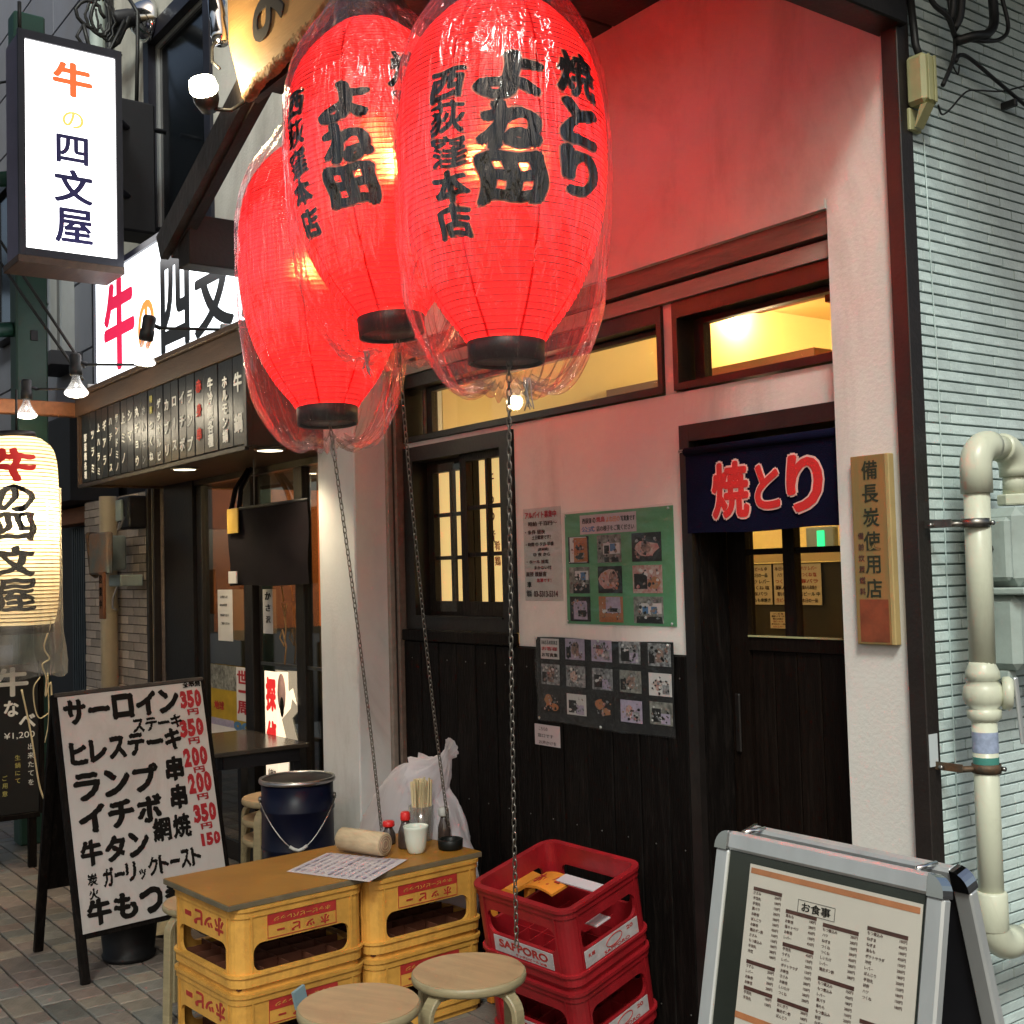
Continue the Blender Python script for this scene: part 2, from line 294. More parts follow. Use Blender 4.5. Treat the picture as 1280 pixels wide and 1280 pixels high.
# ------------------------------------------------------------------ mesh helpers
def spl(P, n=5):
    P = [Vector(p) for p in P]
    if len(P) < 3: return P
    out = []; Q = [P[0] * 2 - P[1]] + P + [P[-1] * 2 - P[-2]]
    for i in range(1, len(Q) - 2):
        a, b, c, d = Q[i - 1:i + 3]
        for k in range(n):
            t = k / n; out.append(.5 * ((2 * b) + (c - a) * t + (2 * a - 5 * b + 4 * c - d) * t * t + (3 * b - a - 3 * c + d) * t ** 3))
    return out + [P[-1]]
class MB:
    def __init__(s): s.v = []; s.f = []; s.sm = []
    def add(s, vs, fs, T=None, smooth=False):
        b = len(s.v)
        s.v += [tuple(T @ Vector(v)) if T is not None else tuple(v) for v in vs]
        s.f += [tuple(b + i for i in f) for f in fs]; s.sm += [smooth] * len(fs); return s
    def box(s, a, b, T=None):
        x0, y0, z0 = a; x1, y1, z1 = b
        vs = [(x0, y0, z0), (x1, y0, z0), (x1, y1, z0), (x0, y1, z0), (x0, y0, z1), (x1, y0, z1), (x1, y1, z1), (x0, y1, z1)]
        return s.add(vs, [(0, 3, 2, 1), (4, 5, 6, 7), (0, 1, 5, 4), (1, 2, 6, 5), (2, 3, 7, 6), (3, 0, 4, 7)], T)
    def cbox(s, a, b, c=.003, T=None):
        """box with chamfered vertical-profile edges (all twelve edges cut)"""
        x0, y0, z0 = a; x1, y1, z1 = b; bm = bmesh.new()
        bmesh.ops.create_cube(bm, size=1, matrix=Matrix.Translation(((x0 + x1) / 2, (y0 + y1) / 2, (z0 + z1) / 2)) @ Matrix.Diagonal((x1 - x0, y1 - y0, z1 - z0, 1)))
        bmesh.ops.bevel(bm, geom=bm.edges[:], offset=c, segments=1, affect='EDGES')
        bm.verts.index_update(); s.add([v.co.copy() for v in bm.verts], [[v.index for v in f.verts] for f in bm.faces], T); bm.free(); return s
    def tube(s, pts, r, n=8, caps=True, T=None, closed=False):
        P = [Vector(p) for p in pts]; k = len(P); rr = r if isinstance(r, (list, tuple)) else [r] * k
        vs = []; fs = []; prev = None
        for i, p in enumerate(P):
            if closed: d = (P[(i + 1) % k] - P[i - 1])
            else: d = (P[min(i + 1, k - 1)] - P[max(i - 1, 0)])
            d.normalize()
            if prev is None:
                a = Vector((0, 0, 1)) if abs(d.z) < .9 else Vector((1, 0, 0)); u = d.cross(a).normalized()
            else:
                u = (prev - prev.dot(d) * d)
                u = u.normalized() if u.length > 1e-6 else d.orthogonal().normalized()
            prev = u; w = d.cross(u)
            for j in range(n):
                t = 2 * PI * j / n; vs.append(p + (u * math.cos(t) + w * math.sin(t)) * rr[i])
        m = k if closed else k - 1
        for i in range(m):
            for j in range(n):
                a = i * n + j; b = i * n + (j + 1) % n; i2 = (i + 1) % k
                fs.append((a, i2 * n + j, i2 * n + (j + 1) % n, b)) if False else fs.append((a, b, i2 * n + (j + 1) % n, i2 * n + j))
        if caps and not closed:
            fs.append(tuple(range(n))[::-1]); fs.append(tuple((k - 1) * n + j for j in range(n)))
        return s.add(vs, fs, T, True)
    def lathe(s, prof, n=32, T=None, caps=True, smooth=True):
        vs = []; fs = []; k = len(prof)
        for r, z in prof:
            for j in range(n): t = 2 * PI * j / n; vs.append((r * math.cos(t), r * math.sin(t), z))
        for i in range(k - 1):
            for j in range(n):
                fs.append((i * n + j, i * n + (j + 1) % n, (i + 1) * n + (j + 1) % n, (i + 1) * n + j))
        if caps:
            fs.append(tuple(range(n))[::-1]); fs.append(tuple((k - 1) * n + j for j in range(n)))
        return s.add(vs, fs, T, smooth)
    def plate(s, outer, holes, t, T=None):
        """flat plate in XY with holes, thickness t along +Z"""
        bm = bmesh.new(); E = []
        for loop in [outer] + holes:
            vv = [bm.verts.new((p[0], p[1], 0)) for p in loop]
            E += [bm.edges.new((vv[i], vv[(i + 1) % len(vv)])) for i in range(len(vv))]
        bmesh.ops.triangle_fill(bm, use_beauty=True, use_dissolve=False, edges=E)
        g = bm.faces[:]
        ex = bmesh.ops.extrude_face_region(bm, geom=g)
        bmesh.ops.translate(bm, vec=(0, 0, t), verts=[v for v in ex['geom'] if isinstance(v, bmesh.types.BMVert)])
        bmesh.ops.recalc_face_normals(bm, faces=bm.faces[:]); bm.verts.index_update()
        s.add([v.co.copy() for v in bm.verts], [[v.index for v in f.verts] for f in bm.faces], T); bm.free(); return s
    def mesh(s, name):
        me = bpy.data.meshes.new(name); me.from_pydata([tuple(v) for v in s.v], [], s.f)
        me.polygons.foreach_set('use_smooth', s.sm); me.update(); return me

def link(name, me, m=None, parent=None, T=None, world=False):
    o = bpy.data.objects.new(name, me); COL.objects.link(o)
    if m is not None and not me.materials: me.materials.append(M[m] if isinstance(m, str) else m)
    if T is not None: o.matrix_world = T
    if parent is not None:
        o.parent = parent
        if world:
            base = parent
            off = Vector((0, 0, 0))
            while base is not None: off += base.location; base = base.parent
            o.location = o.location - off
    return o
def build(name, mb, m, parent=None, T=None, world=True): return link(name, mb.mesh(name), m, parent, T, world)
def tag(o, label=None, cat=None, group=None, kind=None):
    if label: o['label'] = label
    if cat: o['category'] = cat
    if group: o['group'] = group
    if kind: o['kind'] = kind
    return o
def thing(name, label, cat, loc=(0, 0, 0), group=None, rot=None):
    o = bpy.data.objects.new(name, None); COL.objects.link(o); o.location = loc; o.empty_display_size = .1
    if rot: o.rotation_euler = rot
    return tag(o, label, cat, group)
def struct(name, mb, m, parent=None):
    o = build(name, mb, m, parent)
    if parent is None: o['kind'] = 'structure'
    return o
def B(a, b): return MB().box(a, b)
def CB(a, b, c=.003): return MB().cbox(a, b, c)
def copy_tree(o, parent=None):
    c = o.copy(); COL.objects.link(c); c.parent = parent
    for ch in list(o.children): copy_tree(ch, c)
    return c
def frame4(x0, x1, z0, z1, y0, y1, w, wt=None, wb=None, axis='Y', at=0):
    """rectangular frame of four butted bars in the XZ plane"""
    wt = w if wt is None else wt; wb = w if wb is None else wb; m = MB()
    m.box((x0, y0, z0), (x0 + w, y1, z1)); m.box((x1 - w, y0, z0), (x1, y1, z1))
    m.box((x0 + w, y0, z1 - wt), (x1 - w, y1, z1)); m.box((x0 + w, y0, z0), (x1 - w, y1, z0 + wb)); return m
def rrect(x0, x1, y0, y1, r, n=5):
    P = []
    for cx, cy, a in ((x1 - r, y1 - r, 0), (x0 + r, y1 - r, 90), (x0 + r, y0 + r, 180), (x1 - r, y0 + r, 270)):
        for i in range(n + 1):
            t = math.radians(a + 90 * i / n); P.append((cx + r * math.cos(t), cy + r * math.sin(t)))
    return P

# ------------------------------------------------------------------ writing
_fc = {}
def glyph_mesh(txt, bold=0.0, ext=0.0, spacing=1.0, line=1.0, shear=0.0):
    key = (txt, bold, ext, spacing, line, shear)
    if key in _fc: return _fc[key]
    if bold > .012 and not txt.isascii():
        bvs, bfs, _ = glyph_mesh(txt, 0.0, ext); vs = []; fs = []; q = bold * .85
        dirs = [(0, 0)] + [(math.cos(a * PI / 4), math.sin(a * PI / 4)) for a in range(8)]
        for i, (dx, dy) in enumerate(dirs):
            b = len(vs); vs += [Vector((v.x + dx * q, v.y + dy * q * .8, v.z + .05 * i)) for v in bvs]; fs += [tuple(b + k for k in f) for f in bfs]
        x0 = min(v.x for v in vs); x1 = max(v.x for v in vs); y0 = min(v.y for v in vs); y1 = max(v.y for v in vs)
        _fc[key] = (vs, fs, (x1 - x0, y1 - y0)); return _fc[key]
    cu = bpy.data.curves.new('lettering', 'FONT'); cu.body = txt; cu.size = 1.0; cu.offset = bold; cu.extrude = ext
    cu.space_character = spacing; cu.space_line = line; cu.align_x = 'CENTER'; cu.resolution_u = 4; cu.shear = shear
    o = bpy.data.objects.new('lettering', cu); COL.objects.link(o)
    dg = bpy.context.evaluated_depsgraph_get(); me = bpy.data.meshes.new_from_object(o.evaluated_get(dg))
    bpy.data.objects.remove(o); bpy.data.curves.remove(cu)
    vs = [v.co.copy() for v in me.vertices]; fs = [tuple(p.vertices) for p in me.polygons]; bpy.data.meshes.remove(me)
    if vs:
        x0 = min(v.x for v in vs); x1 = max(v.x for v in vs); y0 = min(v.y for v in vs); y1 = max(v.y for v in vs)
        c = Vector(((x0 + x1) / 2, (y0 + y1) / 2, 0)); vs = [v - c for v in vs]; sz = (x1 - x0, y1 - y0)
    else: sz = (1, 1)
    _fc[key] = (vs, fs, sz); return _fc[key]
def write(txt, o, u, v, w, h, m, parent=None, bold=.02, depth=.0012, name='lettering', jit=0, keep=False, rot=0):
    """txt fitted in a w x h box centred at o, u = reading direction, v = up; becomes a slightly proud mesh"""
    vs, fs, sz = glyph_mesh(txt, bold, .5)
    u = Vector(u).normalized(); v = Vector(v).normalized(); n = u.cross(v)
    sx = w / sz[0]; sy = h / sz[1]
    if keep: sx = sy = min(sx, sy)
    mb = MB(); ca, sa = math.cos(rot), math.sin(rot)
    P = []
    for p in vs:
        x = p.x * sx; y = p.y * sy
        if jit: x += jit * w * math.sin(37 * p.y + 5 * p.x); y += jit * h * math.sin(29 * p.x + 11 * p.y)
        x, y = x * ca - y * sa, x * sa + y * ca
        P.append(Vector(o) + u * x + v * y + n * (p.z + .5) * depth)
    mb.add(P, fs)
    return build(name, mb, m, parent)
def column(txt, top, v, u, size, pitch, m, parent, bold=.02, depth=.0012, wide=1.0, jit=0.0, name='character'):
    """characters one under the other; one mesh"""
    u = Vector(u).normalized(); v = Vector(v).normalized(); n = u.cross(v); mb = MB(); c = Vector(top) - v * size / 2
    for ch in txt:
        if ch == 'ー': vs, fs, sz = glyph_mesh('|', bold + .03, .5)
        else: vs, fs, sz = glyph_mesh(ch, bold, .5)
        k = size / 1.0; P = []
        mxs = max(sz)
        if ch == '|' or ch == 'ー': k = size * .85 / mxs
        for p in vs:
            x = p.x * k * wide; y = p.y * k
            if jit: x += jit * size * math.sin(17 * p.y + ord(ch)); y += jit * size * math.sin(13 * p.x + ord(ch))
            P.append(c + u * x + v * y + n * (p.z + .5) * depth)
        o = build(name, MB().add(P, fs), m, parent); c -= v * pitch
    return o

X1, Z1, Yp = Vector((1, 0, 0)), Vector((0, 0, 1)), Vector((0, 1, 0))
# ================================================================== SETTING
def ground():
    m = B((-30, -12, -.05), (14, 12, -.012)); g = struct('ground', m, 'ground_joint')
    cells = []; p = .1085
    for j in range(-24, 4):
        y0 = -1.302 + j * 0.112 + 0 if False else j * 0.112 - .07
        i = 0; x = -9.0 + .03 * ((j * 37) % 3); rj = random.Random(100 + j)
        while x < 1.6:
            k = 2 if rj.random() < .14 else 1
            cells.append((x, y0, x + k * p)); x += k * p
    seen = []; rest = []
    for (a, y0, b) in cells:
        c = ((a + b) / 2, y0 + .056, 0); q = on_screen(c)
        if q and -25 < q[0] < 300 and 1030 < q[1] < 1300 and b < -1.9: seen.append((q[2], a, y0, b))
        else: rest.append((a, y0, b))
    seen.sort(); far = [(s[1], s[2], s[3]) for s in seen[296:]]; seen = seen[:296]; rest += far
    meshes = {}
    for _, a, y0, b in seen:
        k = round((b - a) / p); mi = random.randrange(5) if random.random() < .75 else 0; key = (k, mi)
        if key not in meshes:
            mm = MB().cbox((-k * p / 2 + .0035, -.0525, -.03), (k * p / 2 - .0035, .0525, 0), .003); meshes[key] = mm.mesh('paver'); meshes[key].materials.append(M['paver_%d' % mi])
        o = link('paver', meshes[key], None, g, None); o.location = ((a + b) / 2, y0 + .056, -.001 + random.uniform(-.0012, .0008))
        o.rotation_euler = (random.gauss(0, .004), random.gauss(0, .004), random.gauss(0, .006))
    mbs = [MB() for _ in range(5)]
    for a, y0, b in rest: mbs[random.randrange(5)].box((a + .0035, y0 + .0035, -.03), (b - .0035, y0 + .1085, -.001 - random.random() * .001))
    vs = MB()
    me = None
    allm = MB(); idx = []
    for i, m_ in enumerate(mbs): allm.add(m_.v, m_.f); idx += [i] * len(m_.f)
    me = allm.mesh('paving')
    for i in range(5): me.materials.append(M['paver_%d' % i])
    me.polygons.foreach_set('material_index', idx)
    o = link('paving', me, None, g); o['kind'] = 'stuff'
ground()
# road beyond the paving, out of the frame
struct('road', B((-30, -12, -.011), (14, -2.8, -.004)), 'asphalt')

# ---- corner building (grill shop): masonry boxes
shop = thing('grill_shop', 'pink lit plastered shopfront with dark plank wainscot, transom windows and lattice door', 'shop building', (-1.25, 0, 0))
def sp(name, mb, m, parent=None): return build(name, mb, m, parent or shop)
T0 = .05                                              # recessed wall face
plate = MB()
# upper gable wall, flush with the pillar; lower boundary over the beams
plate.box((-2.62, 0, 2.487), (-.036, .30, 4.3)); plate.box((-.245, 0, 0), (-.036, .30, 2.487))
sp('wall', plate, 'plaster_pink')
lw = MB()                                             # recessed pink wall round the windows
lw.box((-1.762, T0, 1.2215), (-.868, .16, 2.046)); lw.box((-2.536, T0, 2.030), (-1.7625, .16, 2.050)); lw.box((-.867, T0, 1.938), (-.246, .16, 2.046))
lw.box((-.944, T0, 2.0465), (-.896, .16, 2.335))
sp('wall', lw, 'plaster_pink')
sp('lintel', B((-2.60, .012, 2.395), (-.246, .12, 2.459)), 'beam_brown')
sp('lintel', B((-2.60, .026, 2.335), (-.246, .12, 2.383)), 'beam_light')
sp('lintel', B((-2.60, .05, 2.3835), (-.246, .12, 2.3945)), 'soffit_dark')
sp('flashing', B((-2.61, -.006, 2.460), (-.246, .011, 2.4865)), 'plaster_pink')
sp('trim', CB((-2.618, -.006, 0), (-2.592, .14, 2.46), .003), 'beam_light')
sp('trim', CB((-2.591, .015, 0), (-2.566, .14, 2.334), .003), 'trim_brown')
sp('trim', CB((-2.565, .008, 0), (-2.5455, .14, 2.334), .003), 'beam_brown')
sp('corner_trim', CB((-.035, -.022, 0), (.014, .03, 4.3), .002), 'trim_brown')
# transom windows
def transom(x0, x1, glassx0):
    w = sp('window', frame4(x0, x1, 2.052, 2.332, T0 - .012, .19, .022, .052, .022), 'frame_black')
    build('sash', frame4(glassx0 - .045, x1 - .023, 2.075, 2.279, .10, .13, .042, .018, .014), 'frame_black', w)
    build('pane', B((glassx0 - .002, .112, 2.090), (x1 - .066, .116, 2.260)), 'window_glass', w)
    build('rail', CB((glassx0 - .075, .10, 2.08), (glassx0 - .060, .15, 2.275), .001), 'steel', w)
transom(-2.535, -.945, -2.395); transom(-.895, -.180, -.815)
# lattice window
lat = sp('window', frame4(-2.535, -1.765, 1.268, 2.028, T0 - .014, .17, .075, .06, .05), 'frame_black')
def lattice(x0, x1, z0, z1, y0, cols, rows, parent, zs=None, wood='dark_wood', st=.045, top=.05, bot=.09):
    s = build('sash', frame4(x0, x1, z0, z1, y0, y0 + .03, st, top, bot), wood, parent)
    ix0, ix1, iz0, iz1 = x0 + st, x1 - st, z0 + bot, z1 - top; b = .016
    for c in range(1, cols):
        xc = ix0 + (ix1 - ix0) * c / cols; build('muntin', B((xc - b / 2, y0 + .004, iz0), (xc + b / 2, y0 + .026, iz1)), wood, s)
    zz = zs or [iz0 + (iz1 - iz0) * r / rows for r in range(1, rows)]
    for z in zz: build('muntin', B((ix0, y0 + .006, z - b / 2), (ix1, y0 + .024, z + b / 2)), wood, s)
    return s, (ix0, ix1, iz0, iz1)
s1, _ = lattice(-2.455, -2.115, 1.292, 1.966, .105, 2, 3, lat)
s2, _ = lattice(-2.155, -1.800, 1.292, 1.978, .068, 2, 3, lat, top=.04)
wp = build('paper_panel', B((-2.44, .150, 1.33), (-1.84, .153, 1.96)), 'washi_lit', lat)
for txt, x, z, s in (('牛もつ煮', -2.06, 1.90, .058), ('ホルモン焼', -2.235, 1.84, .050), ('本日のおすすめ', -1.895, 1.90, .038)):
    column(txt, (x, .149, z), Z1, X1, s, s * 1.35, 'ink_brown', wp, bold=.01)
column('よね田', (-1.90, .1485, 1.56), Z1, X1, .036, .045, 'ink_brown', wp)
column('肴鶏', (-2.02, .1485, 1.62), Z1, X1, .04, .06, 'ink_orange', wp)
build('pane', B((-2.44, .098, 1.34), (-1.82, .101, 1.95)), 'window_glass', lat)
build('sill', CB((-2.536, .012, 1.222), (-1.762, .05, 1.267), .003), 'black_wood', lat)
build('sill', B((-2.459, .03, 1.3185), (-1.841, .066, 1.325)), 'frame_black', lat)
# wainscot planks
wn = sp('wainscot', B((-2.544, .045, 0), (-.868, .14, 1.221)), 'black_wood')
px = -2.544; k = 0
while px < -.88:
    x2 = min(px + .1315, -.869); build('plank', CB((px + .0025, .026 + .0012 * (k % 3), 0), (x2 - .0025, .044, 1.219), .003), 'black_wood', wn); px += .1315; k += 1
nh = MB(); px = -2.544 + .0657
while px < -.9:
    for z in (.12, .62, 1.15): nh.lathe([(.0, 0), (.0028, 0), (.0024, .0012), (.0, .0014)], 7, Matrix.Translation((px, .026, z)) @ Matrix.Rotation(PI / 2, 4, 'X'), caps=False)
    px += .1315
o = build('nail_heads', nh, 'steel', wn); o['kind'] = 'stuff'
# door opening
df = sp('door_frame', MB().box((-.867, .025, 0), (-.825, .30, 1.937)).box((-.8245, .025, 1.885), (-.246, .30, 1.937)), 'frame_black')
dl = build('jamb_panel', B((-.824, .05, 0), (-.813, .163, 1.884)), 'black_wood', df)
door = sp('door', frame4(-.812, -.30, 0, 1.883, .165, .20, .075, .103, .08), 'door_wood')
for x0 in (-.736, -.648, -.560, -.472): build('plank', CB((x0 + .002, .177, .08), (x0 + .086, .193, 1.235), .002), 'door_wood', door)
build('rail', B((-.736, .167, 1.236), (-.376, .198, 1.277)), 'door_wood', door)
build('muntin', B((-.590, .167, 1.278), (-.546, .197, 1.779)), 'door_wood', door)
build('muntin', B((-.736, .171, 1.528), (-.591, .195, 1.546)), 'door_wood', door); build('muntin', B((-.545, .171, 1.528), (-.376, .195, 1.546)), 'door_wood', door)
build('lower_bead', B((-.735, .161, 1.277), (-.38, .1665, 1.282)), 'plastic_yellow', door)
build('pane', B((-.736, .183, 1.279), (-.376, .186, 1.778)), 'window_glass', door)
build('handle', CB((-.795, .155, .92), (-.775, .1645, 1.10), .003), 'frame_black', door)
# building body behind the front (walls round the room)
body = MB()
body.box((-2.62, .301, 2.9), (-.036, 3.2, 4.3)); body.box((-2.95, .301, 0), (-2.62, 3.2, 4.3))
body.box((-.10, .302, 0), (-.02, 3.2, 2.899)); body.box((-2.62, 3.0, 0), (-.1, 3.2, 2.9))
sp('wall', body, 'room_cream')
sp('floor', B((-2.62, .301, -.005), (-.101, 3.0, .01)), 'room_dark')
sp('ceiling_beam', B((-2.6, 1.25, 2.15), (-1.32, 1.5, 2.37)), 'room_brown')
sp('ceiling_panel', B((-1.31, .20, 2.47), (-.12, .92, 2.52)), 'room_brown')
sp('duct', B((-.66, .50, 2.34), (-.42, .64, 2.469)), 'wood_orange')
iw = sp('inner_wall', B((-2.6, 1.9, 0), (-.102, 1.96, 1.50)), 'room_dark')
build('ledge', B((-2.6, 1.86, 1.505), (-.103, 1.965, 1.57)), 'room_cream', iw)
point_light('grill_room_lamp', (-1.5, 2.55, 2.86), 50, (1.0, .77, .34), .06)
point_light('grill_room_lamp', (-2.6, 2.2, 2.84), 30, (1.0, .77, .34), .06)
point_light('grill_room_lamp', (-1.3, .9, 2.1), 5.5, (1.0, .74, .42), .10)
point_light('grill_room_lamp', (-2.2, .45, 1.95), 5, (1.0, .74, .42), .10)

def inside_sheet(x0, x1, z0, z1, y, label, seed, mt='room_white'):
    t = thing('posted_menu', label, 'poster', ((x0 + x1) / 2, y, z0)); build('paper', B((x0, y, z0), (x1, y + .002, z1)), mt, t)
    rr = random.Random(seed); n = 6
    for i in range(n):
        z = z1 - (z1 - z0) * (i + .7) / (n + .4); s = (z1 - z0) / n * .62
        write(['鶏もも串焼き', '生ビール 中', '本日の一品', 'ハツ レバー', 'つくね 塩', '豚バラ'][(i + seed) % 6], ((x0 + x1) / 2, y - .001, z), X1, Z1, (x1 - x0) * rr.uniform(.6, .9), s, ['ink_brown', 'ink_black', 'ink_red'][rr.randrange(3)], t, depth=.0006)
inside_sheet(-2.30, -2.15, 1.300, 1.495, 1.885, 'cream handwritten menu sheet inside, left behind the door lattice', 1)
inside_sheet(-2.135, -2.00, 1.300, 1.495, 1.883, 'cream handwritten menu sheet inside, middle of the three behind the door lattice', 2)
inside_sheet(-1.985, -1.845, 1.300, 1.495, 1.881, 'cream handwritten menu sheet inside, right behind the door lattice', 3)
inside_sheet(-2.165, -2.065, 1.185, 1.265, 1.882, 'small yellow price slip inside, below the sheets behind the door lattice', 4)
ex = thing('exit_light', 'glowing green exit light reflected in the top of the lattice door', 'light', (-1.28, 1.2, 1.55))
build('housing', CB((-1.36, 1.2, 1.54), (-1.22, 1.23, 1.64), .004), 'meter_grey', ex)
build('lit_panel', B((-1.30, 1.196, 1.555), (-1.265, 1.1995, 1.625)), 'exit_green', ex)

# ---- side wall in narrow tiles round the corner
tw = thing('tiled_side_wall', 'pale green narrow tiled side wall of the corner building, beside the gas pipe', 'wall', (-.01, 1.6, 0))
build('wall', B((-.035, .031, 0), (-.0005, 3.2, 4.3)), 'grout_wall', tw)
offs = [(.053, 1), (.180, 0), (.105, 0), (.270 - .21, 0), (.215 - .01, 0), (.16, 0)]
tm = {}; cand = []
r = 0; z = .004
while z < 3.35:
    off = [.053, .175, .112, .063, .008, .160][r % 6]; L_ = .211
    segs = []; y = .033
    cuts = []
    if r % 6 == 0: cuts = [.053, .152]; yy = .152
    else: yy = off if off > .045 else off + L_; cuts = [yy]
    while yy < 3.2: yy += L_; cuts.append(yy)
    prev = .033
    for c in cuts: segs.append((prev, min(c, 3.2))); prev = c
    for a, b in segs:
        if b - a > .012: cand.append((a, b, z))
    r += 1; z += .028
stuffm = MB(); n_t = 0; rng = random.Random(3)
scored = []
for (a, b, z) in cand:
    q = on_screen((0, (a + min(b, .7)) / 2, z + .013)); vis = q and a < .62 and -20 < q[1] < 1300
    scored.append((0 if vis else 1, a, b, z))
vis = [s for s in scored if s[0] == 0]; vis.sort(key=lambda s: (s[1] > .40, abs(s[3] - 1.5)))
for i, (_, a, b, z) in enumerate(vis):
    ln = round(b - a - .0040, 3)
    if i < 298:
        if ln not in tm:
            tm[ln] = MB().cbox((0, -ln / 2, 0), (.0062, ln / 2, .0230), .0012).mesh('tile'); tm[ln].materials.append(M['tile_wall'])
        o = link('tile', tm[ln], None, tw); o.location = Vector((rng.uniform(-.0006, .0006), (a + b) / 2, z)) - tw.location
        o.rotation_euler = (rng.gauss(0, .0015), 0, rng.gauss(0, .003))
    else: stuffm.box((0, a + .0017, z), (.006, b - .0017, z + .0230))
for s in scored:
    if s[0] == 1: stuffm.box((0, s[1] + .0017, s[3]), (.006, s[2] - .0017, s[3] + .0230))
o = build('tiles_beyond', stuffm, 'tile_wall', tw); o['kind'] = 'stuff'
build('upper_wall', B((0, .031, 3.36), (.006, 3.2, 4.3)), 'tile_wall', tw)

# ---- boundary pillar
pil = thing('white_pillar', 'white plastered pillar between the two shops, pink where the lanterns light it', 'pillar', (-2.78, -.08, 0))
build('shaft', MB().cbox((-2.945, -.155, 0), (-2.619, .30, 4.2), .006), 'plaster_pillar', pil)

# ---- added roof and side slab above the frame, placed to block the sun
ar = thing('sun_block_roof', 'added unseen roof slab with beams high over the lane, blocking the sun', 'roof', (-8, -6, 7))
build('panel', B((-22, -9, 7.0), (2.4, -2.3, 7.06)), 'siding', ar)
for x in (-20, -16, -12, -8, -4, 0): build('beam', B((x, -9, 6.8), (x + .15, -2.3, 6.999)), 'post_green', ar)
build('sun_block_eave', B((.016, -.36, 3.42), (1.1, 3.2, 3.50)), 'soffit_dark', tw)  # added unseen slab, shades the top of the tiled wall
# ---- canopy over the front
can = thing('entrance_canopy', 'dark timber canopy over the red lanterns with a sloping board at its left end', 'canopy', (-1.1, -.4, 2.8))
build('soffit', B((-2.18, -.80, 3.30), (.02, -.001, 3.36)), 'soffit_dark', can)
for i in range(8): build('soffit_board', CB((-2.18 + i * .275 + .004, -.80, 3.285), (-2.18 + (i + 1) * .275 - .004, -.001, 3.2995), .003), 'soffit_dark', can)
build('eave_beam', CB((-.055, -1.0, 2.862), (.035, -.001, 3.06), .004), 'frame_black', can)
build('eave_beam', CB((-.25, -1.0, 3.06), (.035, -.001, 3.28), .004), 'soffit_dark', can)
build('eave_beam', CB((-3.0, -.755, 2.80), (-2.88, -.001, 3.01), .004), 'soffit_dark', can)
def slanted(x0, z0, x1, z1, h, y0, y1):
    d = Vector((x1 - x0, 0, z1 - z0)).normalized(); n = Vector((-d.z, 0, d.x)) * h
    return [Vector((x0, 0, z0)), Vector((x1, 0, z1)), Vector((x1, 0, z1)) + n, Vector((x0, 0, z0)) + n], y0, y1
def slab(P, y0, y1):
    vs = [(p.x, y0, p.z) for p in P] + [(p.x, y1, p.z) for p in P]
    return MB().add(vs, [(3, 2, 1, 0)[::-1], (4, 5, 6, 7)[::-1], (0, 4, 5, 1), (1, 5, 6, 2), (2, 6, 7, 3), (3, 7, 4, 0)])
P, a, b = slanted(-3.09, 2.86, -2.02, 3.345, .115, -.80, -.765); build('bargeboard', slab(P, a, b), 'weathered_wood', can)
P, a, b = slanted(-3.06, 2.862, -2.02, 3.336, .06, -.763, -.72); build('rafter', slab(P, a, b), 'soffit_dark', can)
build('fascia', B((-2.10, -.83, 3.20), (.02, -.801, 3.45)), 'soffit_dark', can)

# sign board over the canopy
ysg = thing('wooden_signboard', 'spotlit natural wood signboard with bark edge and black characters, above the lanterns', 'sign', (-1.4, -.85, 3.2))
rr = random.Random(5); top = [(-2.155, 3.42), (-2.17, 3.9), (-.6, 3.9)]
bot = []
for i in range(34):
    x = -.6 - i * (1.455) / 33; bot.append((x, 3.375 - .172 * (i / 33) + .005 * math.sin(i * 1.1) + rr.uniform(-.0035, .0035)))
build('board', MB().plate(top[::-1][::-1] + bot, [], .05, Matrix(((1, 0, 0, 0), (0, 0, -1, -.835), (0, 1, 0, 0), (0, 0, 0, 1)))), 'signboard_wood', ysg)
def spl2(b): return [(v.x, v.z) for v in spl([(x, 0, z) for x, z in b], 4)]
be = MB()
be.tube([(x, -.862, z - .002) for x, z in spl2(bot)], [.024 + rr.uniform(-.0025, .0025) for _ in spl2(bot)], 9)
build('bark', be, 'bark_edge', ysg)
write('よ', (-1.82, -.887, 3.50), X1, Z1, .24, .36, 'ink_grey', ysg, bold=.02, depth=.004)
write('ね', (-1.42, -.887, 3.58), X1, Z1, .26, .34, 'ink_grey', ysg, bold=.02, depth=.004)
write('田', (-.98, -.887, 3.62), X1, Z1, .26, .30, 'ink_grey', ysg, bold=.02, depth=.004)
sl = thing('spotlight', 'small black spotlight glaring below the wooden signboard', 'spotlight', (-2.22, -.92, 3.2))
d = Vector((.52, -.42, .55)).normalized(); c0 = Vector((-2.255, -.93, 3.235))
build('housing', MB().lathe([(.012, -.045), (.030, -.04), (.046, 0), (.048, .055), (.044, .056), (.040, .012), (.0, .010)], 20, Matrix.Translation(c0) @ d.to_track_quat('Z', 'Y').to_matrix().to_4x4(), caps=False), 'cable_black', sl)
build('bulb', MB().lathe([(.0, .012), (.040, .02), (.052, .045), (.046, .078), (.0, .096)], 16, Matrix.Translation(c0) @ d.to_track_quat('Z', 'Y').to_matrix().to_4x4(), caps=False), 'bulb_hot', sl)
build('bracket', MB().tube([c0 + Vector((0, 0, -.03)), c0 + Vector((.03, .08, -.03)), c0 + Vector((.06, .12, .0))], .008, 6), 'cable_black', sl)
point_light('signboard_spot', (-2.15, -.99, 3.285), 12, (1.0, .80, .45), .02)
s2_ = thing('lamp_conduit', 'silver lamp with a black cable above the spotlight, at the left edge of the signboard', 'lamp', (-2.15, -.9, 3.4))
